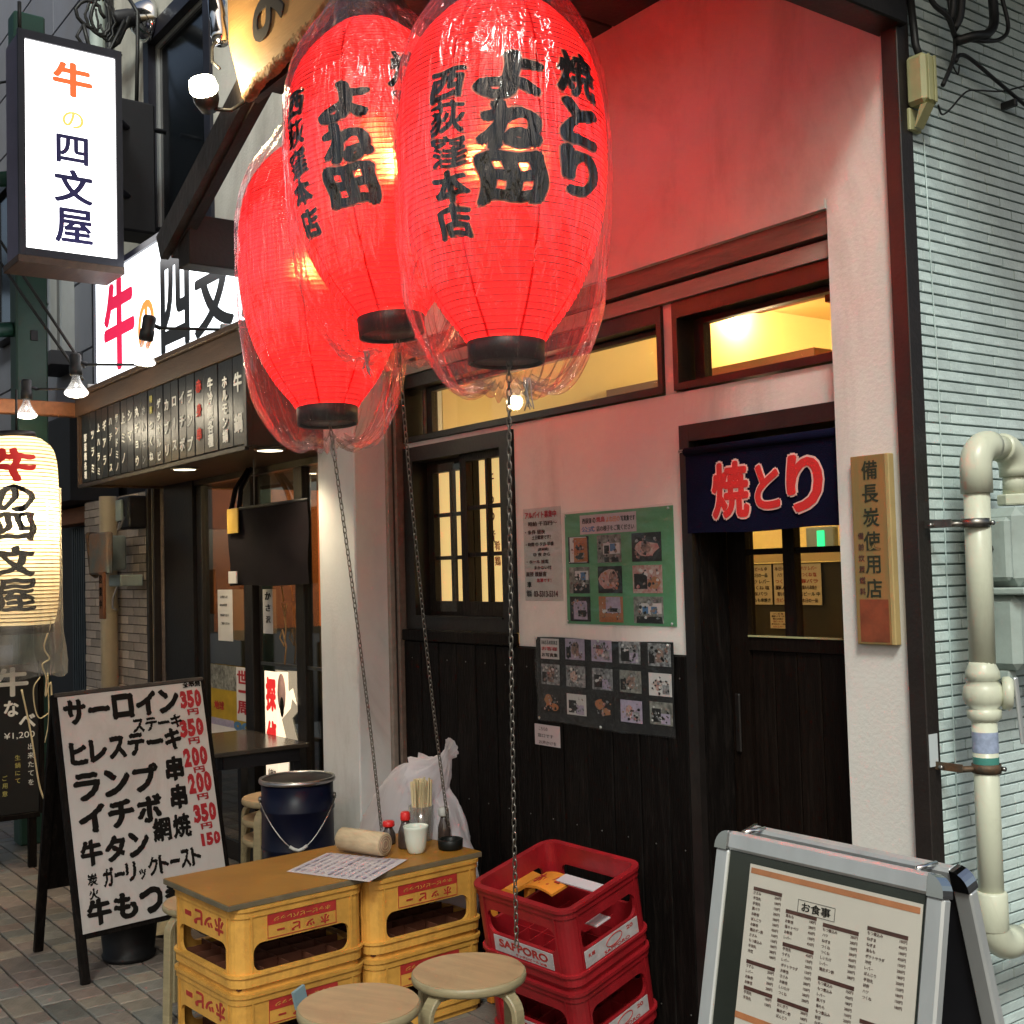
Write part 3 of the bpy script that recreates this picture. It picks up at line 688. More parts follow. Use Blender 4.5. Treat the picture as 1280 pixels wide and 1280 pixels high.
build('body', MB().lathe([(.0, 0), (.028, .0), (.034, .03), (.030, .09), (.034, .10), (.034, .17), (.028, .18), (.020, .30)], 16, Matrix.Translation((-2.19, -.90, 3.43)) @ Matrix.Rotation(-.18, 4, 'Y'), caps=False), 'chrome', s2_)
build('cable', MB().tube([(-2.17, -.91, 3.46), (-2.20, -.93, 3.41), (-2.20, -.93, 3.36), (-2.18, -.91, 3.33)], .006, 6), 'cable_black', s2_)

# ---- neighbouring shop
nb = thing('beef_shop', 'shop front left of the pillar with glass doors and cream upper wall', 'shop building', (-4.2, 0, 0))
def np_(name, mb, m, parent=None): return build(name, mb, m, parent or nb)
up = MB()
# upper cream wall with window opening  X -6.25..-2.62, Z 2.6..6.2 ; opening X -5.43..-4.46 Z 3.45..4.86
up.box((-6.25, 0, 2.59), (-5.44, .3, 6.4)); up.box((-4.40, 0, 2.59), (-2.946, .3, 6.4)); up.box((-5.44, 0, 2.59), (-4.40, .3, 3.44)); up.box((-5.44, 0, 4.93), (-4.40, .3, 6.4))
np_('wall', up, 'plaster_cream')
w = np_('window', frame4(-5.44, -4.40, 3.44, 4.93, -.02, .12, .085, .10, .08), 'sign_frame')
build('sash', frame4(-5.355, -4.485, 3.52, 4.83, .03, .06, .03), 'aluminium', w)
build('pane', B((-5.325, .045, 3.55), (-4.515, .049, 4.80)), 'window_dark', w)
np_('wall', MB().box((-5.13, 1.5, 1.18), (-2.946, 1.6, 2.05)).box((-5.2, .10, 1.18), (-5.131, 1.6, 2.05)), 'orange_wall')
np_('wall', MB().box((-5.13, 1.49, 0), (-2.946, 1.6, 1.179)).box((-5.2, .10, 0), (-5.130, 1.6, 1.179)), 'room_dark')
np_('ceiling', B((-5.13, .09, 2.05), (-2.946, 1.6, 2.10)), 'room_dark')
np_('floor', B((-5.13, .09, -.005), (-2.946, 1.5, .01)), 'room_dark')
np_('counter', CB((-4.9, .9, .01), (-3.1, 1.3, .95), .01), 'room_dark')
np_('partition', B((-3.78, .35, .01), (-3.74, 1.1, 1.45)), 'room_dark')
point_light('beef_room_lamp', (-4.0, .85, 1.98), 45, (1.0, .70, .42), .08)
# front frames
ff = np_('shopfront_frame', MB().box((-5.19, -.02, 0), (-4.74, .10, 2.10)).box((-4.739, -.01, 2.03), (-2.946, .09, 2.10)), 'frame_black')
for x0, x1, y0 in ((-4.735, -4.66, .0), (-4.10, -4.0, .0), (-3.99, -3.93, .035), (-3.50, -3.41, .0), (-3.30, -3.24, .03), (-3.23, -2.947, .0)):
    build('stile', CB((x0, y0, 0), (x1, y0 + .05, 2.029), .003), 'frame_black', ff)
for x0, x1 in ((-4.659, -4.101), (-3.929, -3.501), (-3.409, -3.301)):
    build('pane', B((x0, .022, .10), (x1, .026, 2.028)), 'dark_glass', ff)
    build('rail', B((x0, .012, 0), (x1, .05, .098)), 'frame_black', ff)
build('rail', B((-3.93, .012, 1.055), (-3.24, .0215, 1.070)), 'steel', ff)
bl = build('blind', B((-3.40, .30, 1.20), (-3.10, .305, 2.0)), 'room_brown', nb)
for i in range(14): build('slat', B((-3.40, .285, 1.95 - i * .045), (-3.10, .2995, 1.975 - i * .045)), 'slat_yellow', bl)
# brick pier
bp = np_('brick_pier', B((-6.75, .002, 0), (-5.42, .3, 2.06)), 'brick_grout')
br = random.Random(11); bms = {}
cnt = 0; stm = MB(); z = .005; row = 0
while z < 2.04:
    x = -6.74 - (.11 if row % 2 else 0)
    while x < -5.45:
        a = max(x, -6.745); b = min(x + .215, -5.425)
        if b - a > .03:
            if z > .68 and a > -6.75 and cnt < 290:
                ln = round(b - a - .006, 3)
                if ln not in bms:
                    bms[ln] = MB().cbox((-ln / 2, -.011, 0), (ln / 2, .002, .050), .002).mesh('brick'); bms[ln].materials.append(M['brick_tile'])
                o = link('brick', bms[ln], None, bp); o.location = Vector(((a + b) / 2, br.uniform(-.003, .002), z)); cnt += 1
            else: stm.box((a + .003, -.009, z), (b - .003, .002, z + .05))
        x += .2175
    z += .0555; row += 1
if stm.v: o = build('bricks_below', stm, 'brick_tile', bp); o['kind'] = 'stuff'
np_('post', CB((-5.415, -.05, 0), (-5.375, .1, 2.06), .003), 'trim_brown'); np_('post', CB((-5.37, -.03, 0), (-5.285, .1, 2.06), .003), 'pipe_beige')
np_('post', CB((-5.28, -.06, 0), (-5.255, .1, 2.06), .003), 'trim_brown'); np_('post', CB((-5.25, -.02, 0), (-5.205, .1, 2.06), .003), 'beam_brown')
dp = thing('drainpipe', 'beige drainpipe running up the brick pier', 'pipe', (-6.04, -.07, 0))
build('pipe', MB().tube([(-6.04, -.075, 0), (-6.04, -.075, 1.2), (-6.04, -.075, 2.055)], .055, 16), 'pipe_beige', dp)
build('coupling', MB().lathe([(.058, 0), (.060, .005), (.060, .05), (.058, .055)], 16, Matrix.Translation((-6.04, -.075, 1.30))), 'pipe_beige', dp)
# rusty letterbox on the pier
rb = thing('rusty_meter_box', 'rusty bent metal box with a tiny wooden plate, hanging beside the drainpipe', 'box', (-5.5, -.15, 1.5))
build('door', CB((-5.72, -.30, 1.545), (-5.38, -.26, 1.80), .01), 'rust_plate', rb)
build('shell', MB().tube([(-5.90, -.20, 1.80), (-5.86, -.26, 1.80), (-5.76, -.29, 1.79), (-5.72, -.28, 1.55), (-5.84, -.22, 1.54)], .018, 6), 'rusty', rb)
build('casing', CB((-5.86, -.24, 1.57), (-5.73, -.06, 1.79), .012), 'meter_grey', rb)
build('casing', CB((-5.60, -.16, 1.82), (-5.40, -.04, 2.02), .012), 'box_dark', rb)
build('cover', CB((-5.58, -.18, 1.87), (-5.48, -.161, 2.0), .004), 'meter_grey', rb)
build('bracket', CB((-5.66, -.2, 1.47), (-5.44, -.06, 1.54), .006), 'meter_grey', rb)
build('cable', MB().tube([(-5.5, -.18, 1.86), (-5.47, -.2, 1.81), (-5.43, -.2, 1.83), (-5.41, -.18, 1.89)], .006, 6), 'string_grey', rb)
build('wire_loop', MB().tube([(-5.50, -.2, 1.47), (-5.52, -.22, 1.40), (-5.50, -.23, 1.34), (-5.46, -.22, 1.33)], .006, 6), 'string_grey', rb)
wp_ = build('name_plate', CB((-5.44, -.33, 1.28), (-5.36, -.312, 1.56), .003), 'wood_orange', rb)
column('営業中', (-5.40, -.332, 1.545), Z1, X1, .055, .075, 'ink_black', wp_, bold=.02)

# ---- building beyond, dark doorway and shutter
fb = thing('far_building', 'grey sided building beyond the brick pier with a dark entrance and blue ribbed shutter', 'building', (-9, .3, 0))
build('wall', MB().box((-20, .25, 2.7), (-6.26, .6, 9)), 'siding', fb)
zc = 2.72
while zc < 8.9:
    for xx in range(7): build('panel', CB((-6.30 - (xx + 1) * 1.9 + .006, .22, zc + .006), (-6.30 - xx * 1.9 - .006, .2495, zc + .545), .004), 'siding', fb)
    zc += .553
build('entrance', B((-9, .30, 0), (-6.76, .6, 2.699)), 'box_dark', fb)
sh = build('shutter', B((-7.9, .26, 0), (-6.78, .2995, 1.93)), 'shutter_blue', fb)
for i in range(20): build('rib', MB().box((-7.88 + i * .055, .235, .02), (-7.88 + i * .055 + .03, .2595, 1.92)), 'shutter_blue', sh)
build('beam', CB((-8.2, .10, 1.94), (-6.765, .25, 2.06), .004), 'wood_orange', fb)
build('post', CB((-6.86, .08, 0), (-6.765, .22, 1.93), .004), 'wood_orange', fb)
build('entrance', B((-8.4, -.1, 2.08), (-6.77, .24, 2.69)), 'box_dark', fb)
wf = build('window', frame4(-9.9, -9.1, 3.7, 5.1, .12, .2195, .05), 'frame_black', fb)
build('pane', B((-9.85, .16, 3.75), (-9.15, .17, 5.05)), 'window_dark', wf)
vp = thing('wall_pipe', 'grey vertical pipe on the upper wall behind the projecting sign', 'pipe', (-6.2, -.05, 2.7))
build('pipe', MB().tube([(-6.17, -.07, 2.62), (-6.17, -.07, 6.2)], .05, 12), 'meter_grey', vp)
build('cable', MB().tube([(-6.03, -.03, 2.62), (-6.03, -.03, 6.2)], .022, 8), 'cable_black', vp)
for z in (3.2, 4.4): build('clamp', MB().lathe([(.053, 0), (.056, .003), (.056, .03), (.053, .033)], 12, Matrix.Translation((-6.17, -.07, z))), 'steel', vp)
# arcade post and lattice screen far left
gp = thing('arcade_post', 'dark green steel street post behind the clip lamps', 'post', (-5.5, -.68, 0))
build('shaft', CB((-5.62, -.78, 0), (-5.48, -.60, 4.9), .01), 'post_green', gp)
build('bolt_plate', CB((-5.4795, -.70, 2.93), (-5.47, -.66, 2.99), .002), 'box_dark', gp)
build('arm', MB().tube([(-5.55, -.78, 3.0), (-5.60, -1.0, 2.98), (-5.7, -1.25, 3.10)], .045, 8), 'post_green', gp)
build('gusset', MB().tube([(-5.55, -.78, 3.9), (-5.60, -.95, 3.88), (-5.75, -1.2, 4.2)], .05, 8), 'post_green', gp)
fs_ = thing('far_arcade_screen', 'pale ribbed screen beyond the green post at the left edge', 'screen', (-12, -.9, 0))
for i in range(14): build('rib', CB((-12.0, -1.30 - .12 * i, 2.2), (-11.95, -1.24 - .12 * i, 5.0), .004), 'aluminium', fs_)
build('backing', B((-12.1, -3.4, 2.1), (-12.02, -1.2, 5.1)), 'siding', fs_)
build('ledge', CB((-12.0, -3.4, 2.9), (-11.8, -1.2, 2.98), .005), 'frame_black', fs_)
fw = thing('far_window', 'narrow white framed window between the green post and the lit sign', 'window', (-7.6, .2, 3.3))
build('frame', MB().box((-8.05, .12, 3.28), (-8.0, .2195, 4.4)).box((-7.75, .12, 3.28), (-7.70, .2195, 4.4)), 'aluminium', fw)
build('pane', B((-7.999, .17, 3.28), (-7.751, .18, 4.4)), 'window_dark', fw)
build('hood', CB((-8.1, -.02, 3.16), (-7.5, .2195, 3.27), .004), 'siding_joint', fw)
wl = thing('overhead_wires', 'black overhead wires crossing in front of the grey siding', 'wires', (-6, -.6, 3))
for pts in ([(-5.9, -1.05, 4.05), (-5.4, -.80, 3.35), (-4.95, -.55, 2.70)], [(-5.9, -1.02, 3.85), (-5.4, -.78, 3.2), (-4.95, -.56, 2.63)], [(-6.9, -.9, 4.86), (-6.2, -.4, 4.84), (-5.6, -.1, 4.83)]):
    build('wire', MB().tube(pts, .009, 5), 'cable_black', wl)
# ================================================================== LANTERNS
LP = [(.078, .392), (.105, .378), (.140, .345), (.175, .305), (.200, .262), (.217, .205), (.228, .135), (.232, .07), (.230, .0), (.225, -.06), (.215, -.12), (.197, -.18), (.172, -.24), (.143, -.29), (.112, -.33), (.083, -.365)]
def lrad(z, prof=LP):
    for (r0, z0), (r1, z1) in zip(prof, prof[1:]):
        if z1 <= z <= z0: t = (z0 - z) / (z0 - z1); return r0 + (r1 - r0) * t
    return prof[0][0] if z > prof[0][1] else prof[-1][0]
def sm_rad(z, prof): return (lrad(z - .02, prof) + lrad(z + .02, prof) + 2 * lrad(z, prof)) / 4
def lantern_body(prof, ribp=.0125, n=72):
    m = MB(); z1, z0 = prof[0][1], prof[-1][1]; k = int((z1 - z0) / ribp); P = []
    for i in range(k):
        za = z0 + (z1 - z0) * i / k; zb = z0 + (z1 - z0) * (i + 1) / k
        P.append((sm_rad(za, prof) - .0007, za)); P.append((sm_rad((za * .65 + zb * .35), prof) + .0006, za * .65 + zb * .35)); P.append((sm_rad(za * .3 + zb * .7, prof) + .0006, za * .3 + zb * .7))
    P.append((prof[0][0], z1)); m.lathe(P, n, caps=False); return m, [z0 + (z1 - z0) * i / k for i in range(k + 1)]
def lantern_ribs(zs, prof, rr=.0013, n=48):
    m = MB()
    for z in zs:
        R_ = sm_rad(z, prof) + .0002; m.lathe([(R_ - rr, z), (R_, z + rr), (R_ + rr, z), (R_, z - rr), (R_ - rr, z)], n, caps=False)
    return m
def wrapped_text(ch, th, zc, w, h, prof, bold=.05, out=.003, seed=0, fringe=0):
    """a brushed character bent round the lantern"""
    vs, fs, sz = glyph_mesh(ch, bold * (.6 if ch in '窪焼荻' else 1), 0.0)
    bm = bmesh.new(); V = [bm.verts.new((v.x, v.y, v.z)) for v in vs]
    for f in fs:
        try: bm.faces.new([V[i] for i in f])
        except ValueError: pass
    bmesh.ops.remove_doubles(bm, verts=bm.verts[:], dist=1e-5)
    for k in range(-6, 7):
        for no in ((1, 0, 0), (0, 1, 0)):
            co = (k * sz[0] / 13, 0, 0) if no[0] else (0, k * sz[1] / 13, 0)
            bmesh.ops.bisect_plane(bm, geom=bm.verts[:] + bm.edges[:] + bm.faces[:], plane_co=co, plane_no=no)
    bm.verts.index_update(); m = MB(); P = []
    for v in bm.verts:
        x = v.co.x / sz[0] * w; y = v.co.y / sz[1] * h
        x += .006 * math.sin(60 * y + seed) * (w / .13); y += .003 * math.sin(70 * x + seed * 2) + .0009 * math.sin(900 * x + seed)
        z = zc + y; R_ = sm_rad(z, prof) + out + v.co.z * .0006; a = th + x / max(.12, lrad(zc, prof)); P.append((R_ * math.cos(a), R_ * math.sin(a), z))
    m.add(P, [[v.index for v in f.verts] for f in bm.faces]); bm.free(); return m
def plastic_wrap(seed, n=230):
    rr = random.Random(seed); ph = [rr.uniform(0, 6.28) for _ in range(8)]
    prof = [(.050, .470), (.080, .462), (.100, .445), (.118, .415), (.148, .380), (.186, .325), (.214, .255), (.229, .18), (.2355, .10), (.2365, .04), (.2355, -.04), (.2325, -.10), (.228, -.16), (.221, -.22), (.213, -.28), (.198, -.335), (.176, -.385), (.150, -.428), (.128, -.455), (.100, -.470), (.070, -.466), (.050, -.455)]
    pr2 = [(v.x, v.z) for v in spl([(r, 0, z) for r, z in prof], 3)]; kk = len(pr2); prof = pr2
    vs = []; fs = []; k = len(prof)
    for i, (r, z) in enumerate(prof):
        i3 = i * 21 / (kk - 1); t = min(1, abs(i3 - 8.5) / 8.5) if i3 < 17 else 1 + (i3 - 17) * .04; amp = .0015 + .014 * t ** 2.2
        for j in range(n):
            a = 2 * PI * j / n
            d = math.sin(9 * a + ph[0] + z * 3) * .35 + math.sin(19 * a + ph[1] - z * 5) * .4 + abs(math.sin(17 * a + ph[2] + z * 4)) * .8 - .4 + math.sin(47 * a + ph[3]) * .35 + math.sin(71 * a + ph[4]) * .2
            d2 = math.sin(3 * a + ph[4] + z * 9) * .0018 + math.sin(5 * a + ph[5] - 11 * z) * .0014 + .0012 * math.sin(23 * a + 40 * z) * math.sin(9 * z + a)
            q = r + amp * d * (r / .2) + d2 * (r > .1)
            zz = z + (.007 * math.sin(7 * a + ph[6]) + .005 * math.sin(29 * a + ph[7])) * t ** 2
            pp = Vector((math.cos(a) * 3.2, math.sin(a) * 3.2, z * 4.5 + seed * 7)); q += .0035 * (1 - 2.2 * abs(NZ.noise(pp + Vector(NZ.noise_vector(pp * .7)) * .8))) + .0015 * (1 - 2 * abs(NZ.noise(pp * 2.7)))
            vs.append((q * math.cos(a), q * math.sin(a), zz))
    for i in range(k - 1):
        for j in range(n): fs.append((i * n + j, i * n + (j + 1) % n, (i + 1) * n + (j + 1) % n, (i + 1) * n + j))
    return MB().add(vs, fs, smooth=True)
def facing(x, y): return math.atan2(CAM.y - y, CAM.x - x)
def big_lantern(loc, label, seed, texts, tilt, hidden=None):
    g = 'red paper lanterns wrapped in plastic'
    t = thing('paper_lantern', label, 'lantern', loc, g, rot=tilt); t.scale = (1.15, 1.15, 1.15)
    body, zs = lantern_body(LP); build('paper_body', body, 'lantern_red', t, world=False)
    rb = build('ribs', lantern_ribs(zs[1:-1], LP), 'lantern_rib', t, world=False); rb['kind'] = 'stuff'
    fa = facing(loc[0], loc[1])
    for i in range(8):
        a = fa + .35 + i * PI / 4 + seed * .1; m = MB(); vs = []; fs = []; N_ = 40
        for j in range(N_ + 1):
            z = LP[-1][1] + (LP[0][1] - LP[-1][1]) * j / N_; R_ = sm_rad(z, LP) + .0016; da = .0030 / R_
            vs += [(R_ * math.cos(a - da), R_ * math.sin(a - da), z), (R_ * math.cos(a + da), R_ * math.sin(a + da), z)]
        for j in range(N_): fs.append((2 * j, 2 * j + 1, 2 * j + 3, 2 * j + 2))
        m.add(vs, fs, smooth=True); build('seam', m, 'seam_red', t, world=False)
    build('bottom_ring', MB().lathe([(.079, -.412), (.084, -.412), (.0855, -.362), (.080, -.358), (.074, -.362), (.074, -.405), (.0, -.405)], 40, caps=False), 'lantern_ring', t, world=False)
    build('top_ring', MB().lathe([(.0, .425), (.070, .425), (.074, .455), (.080, .455), (.0855, .392), (.076, .388)], 40, caps=False), 'lantern_ring', t, world=False)
    build('hook', MB().tube([(-.07, 0, .45), (-.05, 0, .50), (0, 0, .53), (.05, 0, .50), (.07, 0, .45)], .004, 6).tube([(0, 0, .53), (0, 0, .57)], .004, 6), 'steel', t, world=False)
    build('bulb', MB().lathe([(.0, -.085), (.022, -.078), (.034, -.055), (.036, -.03), (.028, .0), (.016, .02), (.015, .06), (.0, .06)], 18, Matrix.Translation((0, 0, .07)), caps=False), 'bulb_hot', t, world=False)
    build('cord', MB().tube([(0, 0, .08), (.004, 0, .25), (0, 0, .43)], .004, 6), 'cable_black', t, world=False)
    for (txt, da, z0, w, h, pitch, bold) in texts:
        for i, ch in enumerate(txt):
            z = z0 - i * pitch
            build('lettering', wrapped_text(ch, fa + da, z, w * 1.06, h * 1.08, LP, bold + .028, .0014, seed + i), 'lantern_ink_edge', t, world=False)
            build('lettering', wrapped_text(ch, fa + da, z, w, h, LP, bold, .0034, seed + i), 'lantern_ink', t, world=False)
    build('plastic_wrap', plastic_wrap(seed), 'wrap_plastic', t, world=False)
    a0 = fa + [.5, -.9, .1][seed % 3]
    fr_ = MB(); rr = random.Random(seed)
    for i in range(5):
        x, y = .085 * math.cos(a0) + rr.uniform(-.006, .006), .085 * math.sin(a0) + rr.uniform(-.006, .006)
        fr_.tube([(x, y, -.455), (x + rr.uniform(-.006, .006), y, -.47), (x + rr.uniform(-.010, .010), y + rr.uniform(-.006, .006), -.485), (x + rr.uniform(-.014, .014), y, -.50), (x + rr.uniform(-.016, .016), y, -.515 - rr.uniform(0, .012))], .0018, 4)
    build('string_ends', fr_, 'string_grey', t, world=False)
    tr = bpy.data.objects
    m_ = t.matrix_basis
    p = Matrix.Translation(loc) @ Matrix.Rotation(0, 4, 'X')
    lp = Vector(loc) + Vector((0, 0, .035))
    point_light('lantern_bulb', lp, LANT_W, (1.0, .80, .52), .045)
    return t
LANT_W = 360
big_lantern((-.592, -.836, 2.495), 'largest red lantern, right of the three, with よね田, 焼とり and shop branch in black', 0,
            [('よね田', .09, .142, .140, .103, .106, .085), ('焼とり', .80, .165, .118, .100, .104, .075), ('西荻窪本店', -.50, .132, .084, .066, .0695, .055)], (0, .01, 0))
big_lantern((-1.194, -.842, 2.664), 'middle red lantern, tilted, its black characters half hidden by the largest one', 1,
            [('よね田', -.33, .112, .130, .099, .102, .085), ('焼とり', .42, .19, .11, .10, .11, .075), ('西荻窪本店', -1.02, .150, .080, .068, .0735, .055)], (.03, -.065, 0))
big_lantern((-1.648, -.798, 2.460), 'plain red lantern, lowest and leftmost of the three, with no characters in view', 2, [], (0, -.045, 0))
# ---- chains
def link_mesh():
    m = MB(); L_, w_ = .0118, .0056; P = []
    for i in range(14):
        a = 2 * PI * i / 14; x = w_ * math.cos(a); z = w_ * math.sin(a) + (L_ - w_) * (1 if math.sin(a) > 0 else -1 if math.sin(a) < 0 else 0)
        P.append((x, 0, z))
    m.tube(P, .0019, 5, caps=False, closed=True); me = m.mesh('link'); me.materials.append(M['chain_steel']); return me
LM = link_mesh()
def chain(p0, p1, sag, label, extra=()):
    p0 = Vector(p0); p1 = Vector(p1); t = thing('hanging_chain', label, 'chain', p0, 'chains hanging from the red lanterns')
    N_ = int((p1 - p0).length / .0185); pts = []
    for i in range(N_ + 1):
        s = i / N_; p = p0.lerp(p1, s); p += Vector(sag) * (4 * s * (1 - s)); pts.append(p)
    for q in extra:
        pts.append(Vector(q))
    for i in range(len(pts) - 1):
        d = (pts[i + 1] - pts[i]); c = (pts[i] + pts[i + 1]) / 2
        o = link('link', LM, None, t); q = d.to_track_quat('Z', 'Y') @ Matrix.Rotation((i % 2) * PI / 2 + .6, 3, 'Z').to_quaternion()
        o.rotation_mode = 'QUATERNION'; o.rotation_quaternion = q; o.location = c - p0
    return t
chain((-.600, -.826, 2.033), (-.800, -.705, .50), (.02, -.02, -.0), 'chain hanging almost straight from the largest lantern down behind the front stools')
chain((-1.163, -.810, 2.185), (-1.872, -.205, .545), (.02, -.02, -.07), 'chain slanting from the middle lantern to the ashtray end of the table')
chain((-1.628, -.790, 1.990), (-2.150, -.330, .545), (.03, .0, -.07), 'chain slanting from the leftmost lantern to the wall end of the table')

# ================================================================== NOREN, PLAQUE, POSTED SHEETS
nr = thing('noren_curtain', 'navy cloth curtain with red 焼とり characters hanging in the doorway', 'curtain', (-.55, .03, 1.89))
m = MB(); nx, nz = 60, 14; vs = []; fs = []
for j in range(nz + 1):
    for i in range(nx + 1):
        x = -.838 + .60 * i / nx; z = 1.845 - .248 * j / nz
        y = .022 + .0015 * math.sin(x * 24) * (j / nz) + .0012 * math.sin(x * 61 + 1) * (j / nz); vs.append((x, y, z + .003 * math.sin(x * 14) * j / nz))
for j in range(nz):
    for i in range(nx): fs.append((j * (nx + 1) + i, (j + 1) * (nx + 1) + i, (j + 1) * (nx + 1) + i + 1, j * (nx + 1) + i + 1))
m.add(vs, fs, smooth=True); cl = build('cloth', m, 'noren_navy', nr)
build('header', MB().tube([(-.838, .022, 1.852), (-.245, .022, 1.852)], .013, 10), 'noren_navy', nr)
build('rod', MB().tube([(-.862, .022, 1.856), (-.246, .022, 1.856)], .007, 8), 'chrome', nr)
for ch, x, w, h in (('焼', -.652, .150, .172), ('と', -.508, .095, .132), ('り', -.372, .130, .165)):
    for mt, b, dep, k in (('noren_pink', .085, .0012, 1.06), ('noren_red', .045, .0024, .985)):
        write(ch, (x, .0190, 1.722), X1, Z1, w * k, h * k, mt, cl, bold=b, depth=dep)
pq = thing('wooden_plaque', 'tall wooden plaque with black characters and a red base on the white pillar', 'sign', (-.115, -.02, 1.285))
build('board', CB((-.185, -.022, 1.283), (-.078, -.001, 1.775), .002), 'plaque_wood', pq)
build('edge', CB((-.0775, -.024, 1.283), (-.064, -.001, 1.775), .002), 'plaque_edge', pq)
build('red_base', B((-.172, -.0228, 1.290), (-.083, -.0221, 1.400)), 'plaque_red', pq)
column('備長炭使用店', (-.125, -.0222, 1.762), Z1, X1, .052, .0615, 'plaque_ink', pq, bold=.012)
column('備前炊屋燃料', (-.160, -.0222, 1.575), Z1, X1, .019, .029, 'ink_brown', pq, bold=.005)
# handwritten recruitment sheet
rs = thing('recruitment_sheet', 'handwritten recruitment sheet with red heading, left of the green photo board', 'poster', (-1.61, T0, 1.39))
build('film', B((-1.715, T0 - .0022, 1.388), (-1.493, T0 - .0012, 1.725)), 'film_plastic', rs)
build('paper', B((-1.712, T0 - .0010, 1.39), (-1.496, T0 - .0002, 1.722)), 'plaster_pink', rs)
for txt, x, z, w, h, c in (('アルバイト募集中', -1.612, 1.700, .185, .026, 'ink_red'), ('時給 千百円〜', -1.600, 1.668, .17, .017, 'ink_brown'), ('・条件 昼夜', -1.645, 1.638, .12, .016, 'ink_brown'),
                          ('土日歓迎です！', -1.610, 1.618, .11, .016, 'ink_brown'), ('・時間 ① 夕方 早番', -1.620, 1.593, .165, .015, 'ink_brown'), ('(要相談)', -1.60, 1.574, .06, .012, 'ink_brown'), ('② 夜 から', -1.61, 1.556, .10, .014, 'ink_brown'),
                          ('・ホール 接客', -1.635, 1.530, .13, .014, 'ink_brown'), ('まかない付', -1.605, 1.508, .10, .014, 'ink_brown'), ('面接 履歴書', -1.645, 1.485, .12, .018, 'ink_brown'), ('急募です！', -1.60, 1.462, .085, .014, 'ink_red'),
                          ('電話', -1.69, 1.415, .03, .024, 'ink_grey'), ('03-5313-5314', -1.592, 1.413, .14, .022, 'ink_brown')):
    write(txt, (x, T0 - .0023, z), X1, Z1, w, h, c, rs, bold=.03, depth=.0005)
write('車', (-1.688, T0 - .0023, 1.447), X1, Z1, .026, .022, 'ink_black', rs, depth=.0005)

def photo(x0, x1, z0, z1, y, bg_, parts, parent, seed=0):
    p = build('photo', B((x0, y, z0), (x1, y + .0008, z1)), bg_, parent); rr = random.Random(seed)
    for (a, b, c, d, mt) in parts:
        w, h = x1 - x0, z1 - z0
        P = []; n_ = 12; cx, cz = x0 + w * (a + b) / 2, z0 + h * (c + d) / 2; rx, rz = w * (b - a) / 2, h * (d - c) / 2
        sq = mt in ('photo_blue', 'paper_white', 'photo_purple', 'photo_orange', 'photo_dark', 'photo_grey')
        if sq: P = [(cx - rx, cz - rz), (cx + rx, cz - rz * rr.uniform(.9, 1.05)), (cx + rx * rr.uniform(.92, 1), cz + rz), (cx - rx, cz + rz)]
        else:
            for i in range(n_):
                t = 2 * PI * i / n_; k = rr.uniform(.75, 1.05); P.append((cx + rx * k * math.cos(t), cz + rz * k * math.sin(t)))
        m = MB(); yy = y - .0004 - .0002 * (len(p.children))
        m.add([(q[0], yy, q[1]) for q in P], [tuple(range(len(P)))]); build('print', m, mt, p)
    if parts or bg_ != 'paper_white':
        pal = {'photo_meat': ['photo_face', 'photo_meat', 'photo_dark', 'paper_white'], 'photo_dark': ['photo_meat', 'photo_face', 'photo_dark', 'photo_grey', 'photo_food'], 'photo_room': ['paper_white', 'photo_dark', 'photo_grey', 'photo_dark', 'photo_face']}.get(bg_, ['photo_dark', 'photo_face', 'photo_grey', 'paper_white', 'photo_dark'])
        byc = {}; base = y - .0004 - .0002 * (len(p.children) + 1)
        for k in range(26):
            cx = x0 + w_(x0, x1) * rr.uniform(.12, .88); cz = z0 + w_(z0, z1) * rr.uniform(.12, .85); r = w_(x0, x1) * rr.uniform(.03, .10); n_ = rr.randrange(4, 8); mt = pal[rr.randrange(len(pal))]
            pts = [(cx + r * rr.uniform(.4, 1) * math.cos(2 * PI * i / n_), base - .00002 * k, cz + .8 * r * rr.uniform(.4, 1) * math.sin(2 * PI * i / n_)) for i in range(n_)]
            byc.setdefault(mt, MB()).add(pts, [tuple(range(n_))])
        for mt, m in byc.items(): o = build('print_detail', m, mt, p); o['kind'] = 'stuff'
    return p
def w_(a, b): return b - a
gb = thing('green_photo_board', 'green sheet of nine laminated photographs under a banner, beside the doorway', 'poster', (-1.2, T0, 1.31))
gy = T0 - .002
build('backing', B((-1.473, gy, 1.309), (-.928, T0 - .0002, 1.693)), 'green_paper', gb)
hd = build('banner', B((-1.388, gy - .001, 1.618), (-1.100, gy - .0002, 1.684)), 'menu_paper', gb)
for txt, x, z, w, c in (('西荻窪', -1.35, 1.664, .05, 'ink_black'), ('の', -1.312, 1.664, .015, 'ink_black'), ('焼鳥', -1.278, 1.666, .045, 'ink_red'), ('よね田の', -1.215, 1.664, .07, 'ink_orange'), ('写真集です', -1.14, 1.664, .07, 'ink_black'), ('公式', -1.345, 1.635, .07, 'ink_blue'), ('店の様子をご覧ください', -1.205, 1.635, .19, 'ink_grey')):
    write(txt, (x, gy - .0012, z), X1, Z1, w, .019, c, hd, bold=.03, depth=.0004)
fy = gy - .0014; c3 = [(-1.455, -1.345), (-1.300, -1.178), (-1.125, -.985)]; r3 = [(1.518, 1.612), (1.415, 1.506), (1.318, 1.404)]
